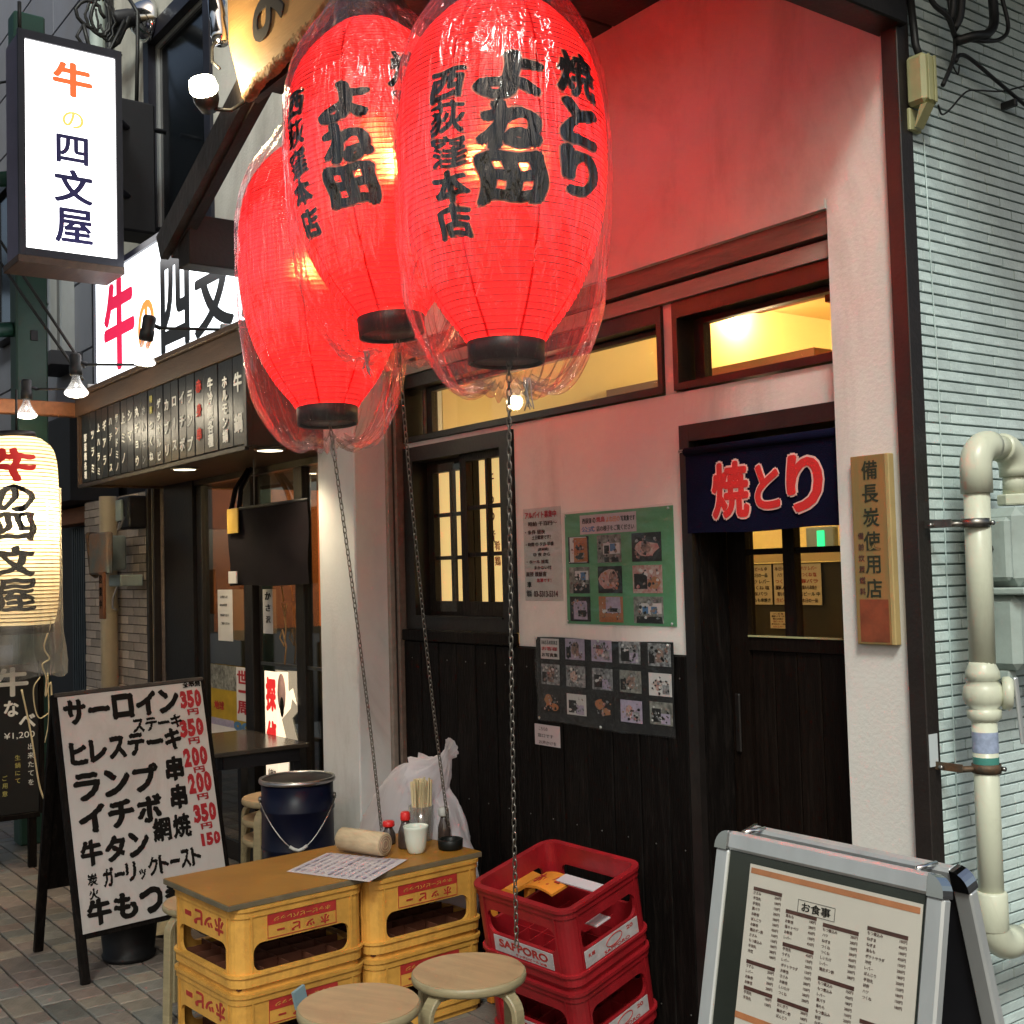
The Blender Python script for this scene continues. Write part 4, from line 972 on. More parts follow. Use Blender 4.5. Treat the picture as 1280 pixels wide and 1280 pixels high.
ph = [[('photo_dark', [(.08, .9, .05, .98, 'paper_white'), (.28, .95, .05, .95, 'photo_orange'), (.45, .75, .15, .40, 'photo_dark'), (.45, .78, .50, .62, 'photo_dark')]), ('photo_room', [(.25, .95, .3, .7, 'paper_white'), (.3, .52, .32, .62, 'photo_dark'), (.55, .78, .4, .68, 'photo_blue'), (.3, .5, .02, .2, 'photo_dark'), (.6, .9, .02, .2, 'photo_dark')]), ('photo_dark', [(.08, .92, .15, .75, 'photo_meat'), (.3, .7, .25, .7, 'photo_face')])],
      [('photo_room', [(.3, .95, .5, .85, 'paper_white'), (.58, .82, .5, .8, 'photo_blue'), (.3, .5, .5, .75, 'photo_dark'), (.2, .98, .0, .35, 'photo_dark')]), ('photo_dark', [(.02, .95, .1, .98, 'photo_meat'), (.45, .85, .1, .85, 'photo_face')]), ('photo_meat', [(.05, .5, .15, .7, 'photo_dark'), (.5, .95, .1, .6, 'photo_food')])],
      [('photo_dark', [(.18, .85, .08, .82, 'photo_purple'), (.4, .8, .2, .45, 'photo_dark')]), ('photo_food', [(.3, .92, .35, .98, 'photo_purple'), (.45, .8, .4, .55, 'photo_dark'), (.05, .95, .0, .2, 'photo_orange')]), ('photo_room', [(.2, .95, .35, .75, 'paper_white'), (.3, .5, .35, .62, 'photo_blue'), (.6, .8, .35, .62, 'photo_blue'), (.1, .98, .0, .25, 'photo_dark')])]]
for r_ in range(3):
    for c_ in range(3): photo(*c3[c_], *r3[r_], fy, ph[r_][c_][0], ph[r_][c_][1], gb, r_ * 3 + c_)
def wavy_sheet(x0, x1, z0, z1, y, mt, parent, name='film', amp=.002, skew=0, nx=24, nz=16):
    vs = []; fs = []
    for j in range(nz + 1):
        for i in range(nx + 1):
            u, v = i / nx, j / nz; x = x0 + (x1 - x0) * u; z = z0 + (z1 - z0) * v + skew * u * (1 - v)
            vs.append((x + .003 * math.sin(5 * v + u * 3), y + amp * math.sin(9 * u + 3 * v) * math.sin(6 * v + 1), z + .003 * math.sin(8 * u)))
    for j in range(nz):
        for i in range(nx): fs.append((j * (nx + 1) + i, j * (nx + 1) + i + 1, (j + 1) * (nx + 1) + i + 1, (j + 1) * (nx + 1) + i))
    return build(name, MB().add(vs, fs, smooth=True), mt, parent)
wavy_sheet(-1.478, -.923, 1.303, 1.698, gy - .006, 'film_plastic', gb)
for x, z in ((-1.46, 1.685), (-.94, 1.685), (-1.46, 1.318), (-.94, 1.318)):
    build('pin', MB().lathe([(.0, .0), (.004, .001), (.005, .004), (.0, .006)], 8, Matrix.Translation((x, gy - .006, z)) @ Matrix.Rotation(PI / 2, 4, 'X'), caps=False), 'white_label', gb)
fp = thing('photo_pocket_sheet', 'clear pocket sheet of fifteen snapshots pinned on the dark planks', 'poster', (-1.27, .026, .96))
wavy_sheet(-1.625, -.918, .960, 1.262, .0165, 'film_plastic', fp, amp=.0025)
wavy_sheet(-1.622, -.921, .963, 1.259, .0215, 'photo_dark', fp, 'backing', amp=.0008)
cw = .70 / 5; kinds = ['photo_grey', 'photo_purple', 'photo_grey', 'photo_face', 'photo_food', 'photo_room']
rr = random.Random(21)
for r_ in range(3):
    for c_ in range(5):
        x0 = -1.612 + c_ * cw; z0 = 1.180 - r_ * .094 + rr.uniform(-.003, .003)
        k = [['paper_white', 'photo_purple', 'photo_purple', 'photo_grey', 'photo_grey'], ['photo_grey', 'photo_grey', 'photo_grey', 'photo_room', 'paper_white'], ['photo_food', 'paper_white', 'photo_food', 'photo_purple', 'photo_room']][r_][c_]
        pr = {0: [(.1, .5, .1, .7, 'photo_dark'), (.5, .9, .05, .5, 'photo_purple')], 1: [(.3, .75, .1, .9, 'photo_face'), (.05, .3, .1, .6, 'photo_dark')], 2: [(.2, .6, .2, .8, 'photo_meat'), (.6, .9, .1, .5, 'photo_grey')]}[(r_ + c_) % 3]
        if k == 'paper_white' and r_ == 0: pr = []
        if k == 'photo_food': pr = [(.0, .95, .0, .95, 'photo_dark'), (.1, .6, .35, .9, 'photo_food'), (.4, .9, .1, .5, 'photo_food')]; k = 'photo_dark'
        p = photo(x0 + .018, x0 + cw - .018, z0 + .006, z0 + .078, .0188, k, pr, fp, r_ * 5 + c_)
        if r_ == 0 and c_ == 0:
            for q, (tx, cc) in enumerate((('ＨＡＳＳＡＲＵＫＥ', 'ink_black'), ('お客様', 'ink_red'), ('お写真集', 'ink_black'))): write(tx, (x0 + .07, .0183, z0 + .064 - q * .022), X1, Z1, .09, .014, cc, p, bold=.03, depth=.0005)
        if r_ == 0 and c_ == 2: write('よね田さんへ', (x0 + .07, .0175, z0 + .055), X1, Z1, .08, .014, 'ink_grey', p, bold=.03, depth=.0005)
for x, z in ((-1.61, 1.256), (-1.27, 1.256), (-.935, 1.252), (-1.605, .972), (-1.27, .968)):
    build('pin', MB().lathe([(.0, .0), (.004, .001), (.006, .004), (.0, .007)], 8, Matrix.Translation((x, .015, z)) @ Matrix.Rotation(PI / 2, 4, 'X'), caps=False), 'white_label', fp)
nt_ = thing('small_note', 'small white note on the dark planks below the pocket sheet', 'note', (-1.58, .026, .87))
build('paper', B((-1.650, .0245, .874), (-1.505, .0256, .948)), 'menu_paper', nt_)
for q, (tx, w) in enumerate((('こちらの', .05), ('窓口です', .09), ('お声かけを', .10))): write(tx, (-1.60 + .012 * q, .0243, .933 - q * .024), X1, Z1, w, .013, 'ink_grey', nt_, bold=.01, depth=.0004)

# ================================================================== GAS PIPES AND METER ON THE SIDE WALL
def bend(c, a0, a1, r, plane, n=8):
    out = []
    for i in range(n + 1):
        t = math.radians(a0 + (a1 - a0) * i / n); u, v = r * math.cos(t), r * math.sin(t)
        out.append(Vector(c) + (Vector((0, u, v)) if plane == 'YZ' else Vector((u, 0, v))))
    return out
gp_ = thing('gas_pipe', 'cream gas riser with a U bend, valve and clamps beside the dark corner trim', 'pipe', (.12, .09, 0))
XP = .12
P = bend((XP, .165, 1.725), 180, 90, .058, 'YZ') + bend((XP, .185, 1.725), 90, 0, .048, 'YZ')
build('riser', MB().tube([(XP, .095, 1.70), (XP, .085, 1.235)], .0315, 20), 'pvc_cream', gp_)
build('elbow', MB().tube([(XP, .0955, 1.660)] + bend((XP, .150, 1.725), 180, 90, .0545, 'YZ') + [(XP, .165, 1.7795)], .0385, 20), 'pvc_cream', gp_)
build('bend', MB().tube([(XP, .15, 1.7795), (XP, .215, 1.778)], .031, 20), 'pvc_cream', gp_)
build('elbow', MB().tube([(XP, .212, 1.778)] + bend((XP, .216, 1.725), 90, 0, .0525, 'YZ') + [(XP, .2685, 1.705)], .0375, 20), 'pvc_cream', gp_)
build('drop', MB().tube([(XP, .2685, 1.72), (XP, .2665, 1.66)], .030, 18), 'pvc_cream', gp_)
build('union', MB().lathe([(.028, .0), (.043, .0), (.045, .004), (.045, .024), (.043, .028), (.03, .028)], 8, Matrix.Translation((XP, .267, 1.632)), smooth=False), 'pvc_cream', gp_)
build('riser', MB().tube([(XP, .082, 1.11), (XP, .077, .60)], .0300, 20), 'pvc_cream', gp_)
vb = build('valve_body', MB().lathe([(.030, 1.245), (.034, 1.235), (.040, 1.222), (.042, 1.205), (.034, 1.20), (.046, 1.185), (.050, 1.165), (.046, 1.145), (.034, 1.132), (.041, 1.128), (.040, 1.108), (.030, 1.098)][::-1], 14, Matrix.Translation((XP, .083, 0)), smooth=True), 'pvc_cream', gp_)
build('valve_cap', MB().lathe([(.030, .0), (.040, .004), (.042, .018), (.036, .026), (.0, .030)], 22, Matrix.Translation((XP + .030, .112, 1.168)) @ Vector((.80, .60, -.05)).to_track_quat('Z', 'Y').to_matrix().to_4x4(), caps=False), 'pvc_cream', gp_)
build('valve_handle', MB().cbox((-.004, -.008, -.13), (.004, .008, .035), .003, Matrix.Translation((XP + .058, .135, 1.172)) @ Matrix.Rotation(.12, 4, 'X')), 'aluminium', gp_)
build('sleeve', MB().lathe([(.034, .595), (.038, .60), (.038, .685), (.034, .69)], 20, Matrix.Translation((XP, .0775, 0))), 'pvc_cream', gp_)
build('elbow', MB().tube([(XP, .0775, .64)] + bend((XP, .145, .62), 180, 270, .0675, 'YZ') + [(XP, .18, .5525)], .0375, 20), 'pvc_cream', gp_)
build('tail', MB().tube([(XP, .15, .5525), (XP, .9, .5525)], .030, 16), 'pvc_cream', gp_)
build('sticker', MB().lathe([(.0308, 1.025), (.0308, 1.075)], 20, Matrix.Translation((XP, .0815, 0)), caps=False), 'sticker_blue', gp_)
build('band', MB().lathe([(.0308, .997), (.0308, 1.014)], 20, Matrix.Translation((XP, .0812, 0)), caps=False), 'sticker_green', gp_)
for z, mt in ((1.585, 'chain_steel'), (.985, 'rusty')):
    cb = build('clamp', MB().lathe([(.0325, -.010), (.0345, -.010), (.0345, .012), (.0325, .012)], 20, Matrix.Translation((XP, .082, z)), caps=False), mt, gp_)
    build('arm', CB((.012, .026, z - .008), (.09, .030, z + .012), .0005), mt, cb)
    build('arm', MB().tube([(.088, .028, z), (.098, .050, z), (.105, .062, z)], .008, 4), mt, cb)
    build('bolt', MB().lathe([(.0, -.006), (.006, -.006), (.006, .006), (.0, .006)], 6, Matrix.Translation((.035, .022, z)) @ Matrix.Rotation(PI / 2, 4, 'X')), 'steel', cb)
    build('foot', CB((.0065, .020, z - .016), (.012, .045, z + .018), .0005), mt, cb)
    build('bolt', MB().lathe([(.0, 0), (.006, 0), (.006, .01), (.0, .01)], 6, Matrix.Translation((XP + .030, .100, z)) @ Matrix.Rotation(PI / 2, 4, 'Y')), 'steel', cb)
gm = thing('gas_meter', 'grey gas meter hanging right of the cream riser', 'gas meter', (.11, .33, 1.2))
build('body', MB().cbox((.03, .195, 1.425), (.17, .48, 1.625), .022), 'meter_grey', gm)
build('shoulder', MB().cbox((.04, .175, 1.44), (.15, .20, 1.60), .010), 'meter_grey', gm)
build('flange', CB((.02, .178, 1.405), (.185, .50, 1.4235), .004), 'meter_grey', gm)
build('lower_body', MB().cbox((.03, .19, 1.215), (.155, .48, 1.404), .018), 'meter_grey', gm)
build('recess', MB().cbox((.156, .265, 1.25), (.168, .46, 1.385), .008), 'meter_grey', gm)
for y, z in ((.25, 1.37), (.255, 1.30), (.26, 1.24)): build('bolt', MB().lathe([(.0, 0), (.010, 0), (.009, .012), (.0, .014)], 8, Matrix.Translation((.156, y, z)) @ Matrix.Rotation(PI / 2, 4, 'Y')), 'meter_grey', gm)
build('foot', CB((.06, .20, 1.190), (.12, .235, 1.2145), .004), 'meter_grey', gm)
build('lever', MB().tube([(.10, .176, 1.52), (.09, .150, 1.525)], [.012, .004], 6), 'cable_black', gm)
for _o in (gp_, gm): _o.location.y -= .022
tp = tag(build('white_tape', B((.0145, -.018, .985), (.0165, .016, 1.065)), 'tape_white'), 'small strip of white tape low on the dark corner trim', 'tape')
# junction box and cables high on the tiled wall
jb = thing('cable_box', 'yellowed plastic cable box with a broken lower cover, high on the tiled wall', 'box', (.04, .03, 2.6))
build('cover', MB().cbox((.012, .001 + .004, 2.655), (.070, .068, 2.785), .010), 'plastic_yellow', jb)
build('ridge', MB().cbox((.0705, .020, 2.66), (.074, .030, 2.78), .001).cbox((.0705, .045, 2.66), (.074, .055, 2.78), .001), 'plastic_yellow', jb)
build('base', MB().cbox((.008, .008, 2.595), (.022, .058, 2.654), .003), 'plastic_yellow', jb)
build('cover', slab([Vector((.05, 0, 2.652)), Vector((.07, 0, 2.652)), Vector((.035, 0, 2.60)), Vector((.03, 0, 2.60))], .012, .045), 'plastic_yellow', jb)
build('entry', MB().tube([(.04, .035, 2.785), (.03, .034, 2.82), (.02, .035, 2.95)], .010, 8), 'cable_black', jb)
cb_ = thing('cable_bundle', 'tangle of black cables at the top right corner of the tiled wall', 'cables', (.08, .2, 2.9))
for pts, r_ in (([(.07, .060, 2.655), (.06, .09, 2.64), (.05, .14, 2.665), (.05, .22, 2.73), (.04, .30, 2.755), (.04, .42, 2.78), (.04, .60, 2.84), (.04, .9, 2.9)], .0035),
                ([(.05, .115, 2.725), (.05, .150, 2.775), (.05, .175, 2.82), (.06, .165, 2.86), (.06, .15, 2.92), (.06, .13, 3.2)], .0085),
                ([(.055, .172, 2.80), (.05, .20, 2.825), (.05, .25, 2.825), (.045, .40, 2.79), (.045, .60, 2.74), (.045, .9, 2.70)], .0075),
                ([(.06, .165, 2.86), (.07, .12, 2.90), (.06, .07, 2.93), (.06, .03, 3.0)], .010),
                ([(.06, .168, 2.85), (.09, .20, 2.86), (.09, .27, 2.885), (.08, .32, 2.94), (.07, .33, 3.05)], .018),
                ([(.06, .165, 2.86), (.09, .23, 2.855), (.09, .33, 2.885), (.09, .37, 2.93), (.08, .36, 3.02)], .008),
                ([(.06, .16, 2.88), (.07, .18, 2.93), (.07, .20, 3.1)], .016), ([(.06, .15, 2.90), (.07, .15, 2.96), (.07, .16, 3.2)], .012),
                ([(.055, .17, 2.83), (.05, .16, 2.80), (.05, .185, 2.77), (.04, .21, 2.80)], .003)):
    build('cable', MB().tube(spl(pts), r_ * .72, 7), 'cable_black', cb_)
build('clip', CB((.006, .455, 2.745), (.05, .470, 2.765), .002), 'cable_black', cb_)
cd_ = thing('thin_conduit', 'thin pale cord painted over, running down the tiled wall beside the trim', 'cord', (.0075, .11, 0))
build('cord', MB().tube([(.009, .083, 2.60), (.009, .089, 2.3), (.009, .098, 2.0), (.009, .098, 1.2), (.009, .10, .2)], .0020, 5), 'tile_wall', cd_)
# ================================================================== CRATES AND TABLE
def ring(m, outl, z0, z1, t):
    """closed upright band round an outline, wall thickness t inwards"""
    n = len(outl); cx = sum(p[0] for p in outl) / n; cy = sum(p[1] for p in outl) / n; inn = []
    for i in range(n):
        a = Vector(outl[i - 1]); b = Vector(outl[(i + 1) % n]); d = (b - a).normalized(); inn.append((outl[i][0] - d.y * t, outl[i][1] + d.x * t))
    vs = [(p[0], p[1], z0) for p in outl] + [(p[0], p[1], z1) for p in outl] + [(p[0], p[1], z1) for p in inn] + [(p[0], p[1], z0) for p in inn]
    fs = []
    for i in range(n):
        j = (i + 1) % n
        for a, b in ((0, 1), (1, 2), (2, 3), (3, 0)): fs.append((a * n + i, a * n + j, b * n + j, b * n + i))
    return m.add(vs, fs)
def crate_mesh(L, W, H, r, hole, t=.012, holey=None):
    """open bottle crate: rounded corner posts, side walls with rounded openings, rims and a divider grid; L along x, W along y"""
    m = MB(); e = .010
    o0 = rrect(-L / 2, L / 2, -W / 2, W / 2, r, 5)
    for z0, z1, g in ((0, .020, -.006), (.020, .050, .004), (.050, .058, .010), (H - .030, H - .010, .004), (H - .010, H, .009)):
        ring(m, rrect(-L / 2 - g, L / 2 + g, -W / 2 - g, W / 2 + g, r + g, 5), z0, z1, t + g)
    # corner posts (quarter bands)
    n = 5
    for cx, cy, a0 in ((L / 2 - r, W / 2 - r, 0), (-L / 2 + r, W / 2 - r, 90), (-L / 2 + r, -W / 2 + r, 180), (L / 2 - r, -W / 2 + r, 270)):
        vs = []; fs = []
        for i in range(n + 1):
            q = math.radians(a0 + 90 * i / n); c, s = math.cos(q), math.sin(q)
            for rr_, z in ((r, .058), (r, H - .030), (r - t, H - .030), (r - t, .058)): vs.append((cx + rr_ * c, cy + rr_ * s, z))
        for i in range(n):
            for k in range(4): fs.append((4 * i + k, 4 * (i + 1) + k, 4 * (i + 1) + (k + 1) % 4, 4 * i + (k + 1) % 4))
        m.add(vs, fs)
    z0, z1 = .058, H - .030
    for length, off, rot in ((L - 2 * r, W / 2, 0), (L - 2 * r, W / 2, 180), (W - 2 * r, L / 2, 90), (W - 2 * r, L / 2, 270)):
        w = length; hx = w * .5 - .004 if length > .2 else w * .5 - .01
        out = [(-w / 2, z0), (w / 2, z0), (w / 2, z1), (-w / 2, z1)]
        h0, h1 = hole
        hl = rrect(-w * .46, w * .46, h0 * H, h1 * H, min(.030, (h1 - h0) * H * .45), 5)
        T = Matrix.Rotation(math.radians(rot), 4, 'Z') @ Matrix.Translation((0, -off + t, 0)) @ Matrix.Rotation(PI / 2, 4, 'X')
        m.plate(out, [hl], t, T)
        for sx in (-.48, .48):                        # thin strengthening ribs
            m.box((sx * w - .003, -off - .004, z0), (sx * w + .003, -off - .0005, z1), Matrix.Rotation(math.radians(rot), 4, 'Z'))
    g_ = MB(); crate_mesh.grid = g_
    for i in range(1, 6): g_.box((-L / 2 + t + i * (L - 2 * t) / 6 - .002, -W / 2 + t, .022), (-L / 2 + t + i * (L - 2 * t) / 6 + .002, W / 2 - t, .065))
    g_.box((-L / 2 + t, -W / 2 + t, .012), (L / 2 - t, W / 2 - t, .0215))
    for i in range(1, 5): g_.box((-L / 2 + t, -W / 2 + t + i * (W - 2 * t) / 5 - .002, .023), (L / 2 - t, -W / 2 + t + i * (W - 2 * t) / 5 + .002, .063))
    return m
CL, CWd, CH = .445, .455, .2545
ycm = crate_mesh(CL, CWd, CH, .045, (.23, .57)).mesh('crate_body'); ycm.materials.append(M['crate_yellow'])
ygm = crate_mesh.grid.mesh('grid'); ygm.materials.append(M['crate_inside_shade'])
TBL = (-1.857, -.705, 0); TR = math.radians(3.2)
def TT(x, y, z): return (TBL[0] + x * math.cos(TR) - y * math.sin(TR), TBL[1] + x * math.sin(TR) + y * math.cos(TR), z)
def yellow_crate(x, y, z, label, seed):
    t = thing('bottle_crate', label, 'crate', TT(x, y, z), 'yellow bottle crates under the table top', rot=(0, 0, TR + random.gauss(0, .004)))
    o = link('body', ycm, None, t); link('divider_grid', ygm, None, t)
    xf = CL / 2 + .0012; yf = -CWd / 2 - .0012
    # long side label facing the street side (+x): red band over a framed field, crate stands upside down so the word is turned round
    fr = build('label', MB().box((CL / 2, -.122, .150), (CL / 2 + .001, .122, .222)), 'crate_yellow', t, world=False)
    build('band', B((CL / 2 + .0011, -.120, .190), (CL / 2 + .0018, .120, .220)), 'label_red', fr, world=False)
    for a, b in (((-.121, .151), (.121, .153)), ((-.121, .1531), (-.119, .2199)), ((.119, .1531), (.121, .2199)), ((-.121, .220), (.121, .222))):
        build('line', B((CL / 2 + .0011, a[0], a[1]), (CL / 2 + .0020, b[0], b[1])), 'label_red', fr, world=False)
    def wr(txt, o_, u, w, h, m_, b): 
        vs, fs, sz = glyph_mesh(txt, b, .5); u = Vector(u); v = Vector((0, 0, 1)); n = u.cross(v); P = []
        for p in vs: P.append(Vector(o_) - u * p.x * w / sz[0] - v * p.y * h / sz[1] + n * (p.z + .5) * .001)
        build('lettering', MB().add(P, fs), m_, t, world=False)
    for i, ch in enumerate('ホッピー'):
        wr(ch, (CL / 2 + .0012, .080 - i * .052, .171), (0, 1, 0), .031 if ch != 'ー' else .026, [.028, .019, .025, .006][i], 'label_red', .04)
    wr('ホッピービバレッジ', (CL / 2 + .0019, 0, .205), (0, 1, 0), .20, .013, 'crate_yellow', .01)
    for i, ch in enumerate('ホッピー'):
        wr(ch, (.118 - i * .072, yf + .001, .188), (1, 0, 0), .060 if ch != 'ー' else .045, [.055, .034, .048, .016][i], 'label_red', .05)
    return t
yellow_crate(0, -.232, .0, 'yellow bottle crate on the ground, lower of the stack nearest the street', 1)
yellow_crate(0, -.232, CH, 'yellow bottle crate directly under the table top at its street end', 2)
yellow_crate(.012, .238, .0, 'yellow bottle crate on the ground, lower of the stack beside the red crates', 3)
yellow_crate(.012, .238, CH, 'yellow bottle crate under the table top at the wall end, beside the red crates', 4)
tt = thing('table_top', 'thin brown laminate board laid over yellow crates as a table', 'table top', TT(0, 0, CH * 2 + .001), rot=(0, 0, TR))
build('board', MB().cbox((-.238, -.482, 0), (.226, .478, .017), .0015), 'table_edge', tt, world=False)
build('laminate', MB().cbox((-.236, -.480, .0172), (.224, .476, .0186), .0005), 'table_top', tt, world=False)
ZT = CH * 2 + .0200
# things on the table
ms = thing('menu_sheet', 'pink printed menu sheet lying on the table under the wooden roll', 'menu', (-1.78, -.66, ZT))
P = [(-1.865, -.858), (-2.010, -.632), (-1.722, -.478), (-1.556, -.722)]
def onsheet(a, b, dz=0): 
    q = [(1 - a) * (1 - b), (1 - a) * b, a * b, a * (1 - b)]
    return (sum(P[i][0] * q[i] for i in range(4)), sum(P[i][1] * q[i] for i in range(4)), ZT + .001 + dz)
vs = []; fs = []
for i in range(9):
    for j in range(9): p = onsheet(i / 8, j / 8, .004 * max(0, i / 8 - .8) + .0015 * math.sin(i) * (j / 8)); vs.append(p)
for i in range(8):
    for j in range(8): fs.append((i * 9 + j, (i + 1) * 9 + j, (i + 1) * 9 + j + 1, i * 9 + j + 1))
build('paper', MB().add(vs, fs, smooth=True), 'menu_paper', ms)
m1 = MB(); rr = random.Random(9)
for c in range(4):
    for r_ in range(11):
        a0 = .06 + r_ * .082; b0 = .06 + c * .235; w = rr.uniform(.09, .17); hgt = .030 if r_ % 5 == 0 else .016
        for (bb, ww) in ((b0, w), (b0 + .17, .035)):
            q = [onsheet(a0, bb, .0042), onsheet(a0 + hgt, bb, .0042), onsheet(a0 + hgt, bb + ww, .0042), onsheet(a0, bb + ww, .0042)]; m1.add(q, [(0, 1, 2, 3)])
o = build('print_rows', m1, 'photo_purple', ms); o['kind'] = 'stuff'
rl = thing('wooden_roll', 'pale wooden roll lying on its side on the menu sheet', 'roll', (-1.90, -.53, ZT))
d = Vector((.944, .32, 0)).normalized(); c0 = Vector((-1.905, -.545, ZT + .0445)) - d * .10
T = Matrix.Translation(c0) @ d.to_track_quat('Z', 'Y').to_matrix().to_4x4()
build('roll', MB().lathe([(.036, .0), (.0395, .003), (.040, .10), (.0395, .197), (.036, .2)], 28, T), 'bamboo', rl)
build('core', MB().lathe([(.0, .2004), (.034, .2004), (.034, .2012), (.0, .2012)], 24, T, caps=False), 'wood_core', rl)
for r_ in (.030, .022, .013): build('turn', MB().tube([T @ Vector((r_ * math.cos(a), r_ * math.sin(a), .2016)) for a in [2 * PI * k / 22 for k in range(22)]], .0012, 4, closed=True, caps=False), 'bamboo', rl)
cp = thing('porcelain_cup', 'white ribbed cup standing in front of the chopstick glass', 'cup', (-1.80, -.395, ZT))
build('cup', MB().lathe([(.0, .003), (.024, .002), (.026, .0), (.028, .003), (.034, .018), (.0385, .045), (.0395, .060), (.0425, .084), (.0445, .092), (.043, .093), (.040, .084), (.036, .05), (.028, .012), (.0, .009)], 32, Matrix.Translation((-1.80, -.395, ZT)), caps=False), 'porcelain', cp)
def bottle(x, y, label, cap='red_cap', h=.115, group='condiments on the crate table', r=.026, cr=.017):
    t = thing('sauce_bottle', label, 'bottle', (x, y, ZT), group); T = Matrix.Translation((x, y, ZT))
    build('glass', MB().lathe([(.0, .002), (r, .0), (r + .002, .006), (r, h * .45), (r * .62, h * .66), (r * .55, h * .76), (.0, h * .765)], 24, T, caps=False), 'glass_bottle', t)
    build('sauce', MB().lathe([(.0, .004), (r - .003, .003), (r - .002, .01), (r - .003, h * .43), (.0, h * .44)], 20, T, caps=False), 'soy', t)
    build('cap', MB().lathe([(.0, h * .76), (cr, h * .765), (cr + .001, h * .80), (cr, h * .95), (cr - .004, h), (.0, h)], 20, T, caps=False), cap, t)
    return t
bottle(-1.985, -.395, 'short sauce bottle with a red cap, left of the taller one', h=.082, r=.024, cr=.021)
bottle(-1.885, -.385, 'taller sauce bottle with a red cap beside the white cup', h=.128)
t = bottle(-1.865, -.235, 'dark bottle with a white cap between the chopstick glass and the ashtray', cap='white_label', h=.125, r=.022, cr=.019)
cg = thing('chopstick_glass', 'clear glass packed with pale disposable chopsticks behind the white cup', 'chopstick holder', (-1.955, -.275, ZT))
build('glass', MB().lathe([(.0, .003), (.036, .0), (.038, .004), (.046, .125), (.0445, .125), (.0365, .006), (.0, .005)], 28, Matrix.Translation((-1.955, -.275, ZT)), caps=False), 'clear_plastic', cg)
csm = MB().cbox((-.0028, -.0042, 0), (.0028, .0042, .205), .0008).mesh('chopstick'); csm.materials.append(M['chopstick']); rr = random.Random(4)
for i in range(48):
    a = i * 2.4; q = .036 * math.sqrt(i / 48); o = link('chopstick', csm, None, cg)
    o.location = Vector((q * .86 * math.cos(a), q * .86 * math.sin(a), .005 + rr.uniform(0, .012))); o.rotation_euler = (-.06 * math.sin(a), .06 * math.cos(a) * q / .036, rr.uniform(0, 3))
at_ = thing('ashtray', 'round black ashtray beside the white cup, where a chain ends', 'ashtray', (-1.765, -.275, ZT))
build('dish', MB().lathe([(.0, .004), (.036, .002), (.040, .0), (.043, .005), (.045, .034), (.041, .036), (.036, .030), (.033, .010), (.0, .008)], 28, Matrix.Translation((-1.765, -.275, ZT)), caps=False), 'black_plastic', at_)

# red crates, leaning
RM = Matrix.Rotation(.152, 3, 'Z') @ Matrix.Rotation(.054, 3, 'Y') @ Matrix.Rotation(.214, 3, 'X')
RL, RWd, RH = .395, .36, .262
rcm = crate_mesh(RL, RWd, RH, .042, (.44, .74)).mesh('crate_body'); rcm.materials.append(M['crate_red']); rgm = crate_mesh.grid.mesh('grid'); rgm.materials.append(M['crate_red'])
def red_crate(k, label):
    N = Vector((-.941, -.427, .507)) - RM @ Vector((0, 0, 1)) * (RH * (k + 1))
    c = N + RM @ Vector((-RL / 2, RWd / 2, 0))
    t = thing('bottle_crate', label, 'crate', c, 'red bottle crates'); t.rotation_euler = RM.to_euler()
    link('body', rcm, None, t); link('divider_grid', rgm, None, t)
    for side in (0, 1):
        T = Matrix.Rotation(0 if side == 0 else PI / 2, 4, 'Z'); off = -(RWd if side == 0 else RL) / 2 - .0012
        lb = build('label', MB().box((-.135, off - .001, .040 + .022), (.135, off, .105)).box((-.135, off - .0012, .1052), (.135, off + .0, .113)) if False else MB().cbox((-.125, off - .0015, .060), (.125, off, .1135), .0008), 'label_white', t, T, world=False)
        def wr(txt, x, z, w, h, b=.03, mt='label_red'):
            vs, fs, sz = glyph_mesh(txt, b, .5)
            build('lettering', MB().add([Vector((x + p.x * w / sz[0], off - .0016 - (p.z + .5) * .0008, z + p.y * h / sz[1])) for p in vs], fs), mt, t, T, world=False)
        if side == 0: wr('SAPPORO', .0, .092, .205, .026, .03); wr('サッポロビール 20本', .03, .069, .13, .009, .01)
        else:
            wr('SAPPORO', .02, .069, .12, .010, .01); wr('20', .085, .100, .03, .012, .02); wr('札幌', -.095, .094, .030, .012, .01)
            build('oval', MB().tube([T @ Vector((.01 + .036 * math.cos(a) + .008 * math.sin(a), off - .002, .092 + .016 * math.sin(a))) for a in [2 * PI * i / 24 for i in range(24)]], .0016, 4, closed=True, caps=False), 'label_red', t, world=False)
    return t
rc0 = red_crate(1, 'red bottle crate on the ground, lower of the leaning stack'); rc1 = red_crate(0, 'red bottle crate with white labels, upper of the leaning stack')
def RP(x, y, z): return Vector((-.941, -.427, .507)) + RM @ Vector((x, y, z))
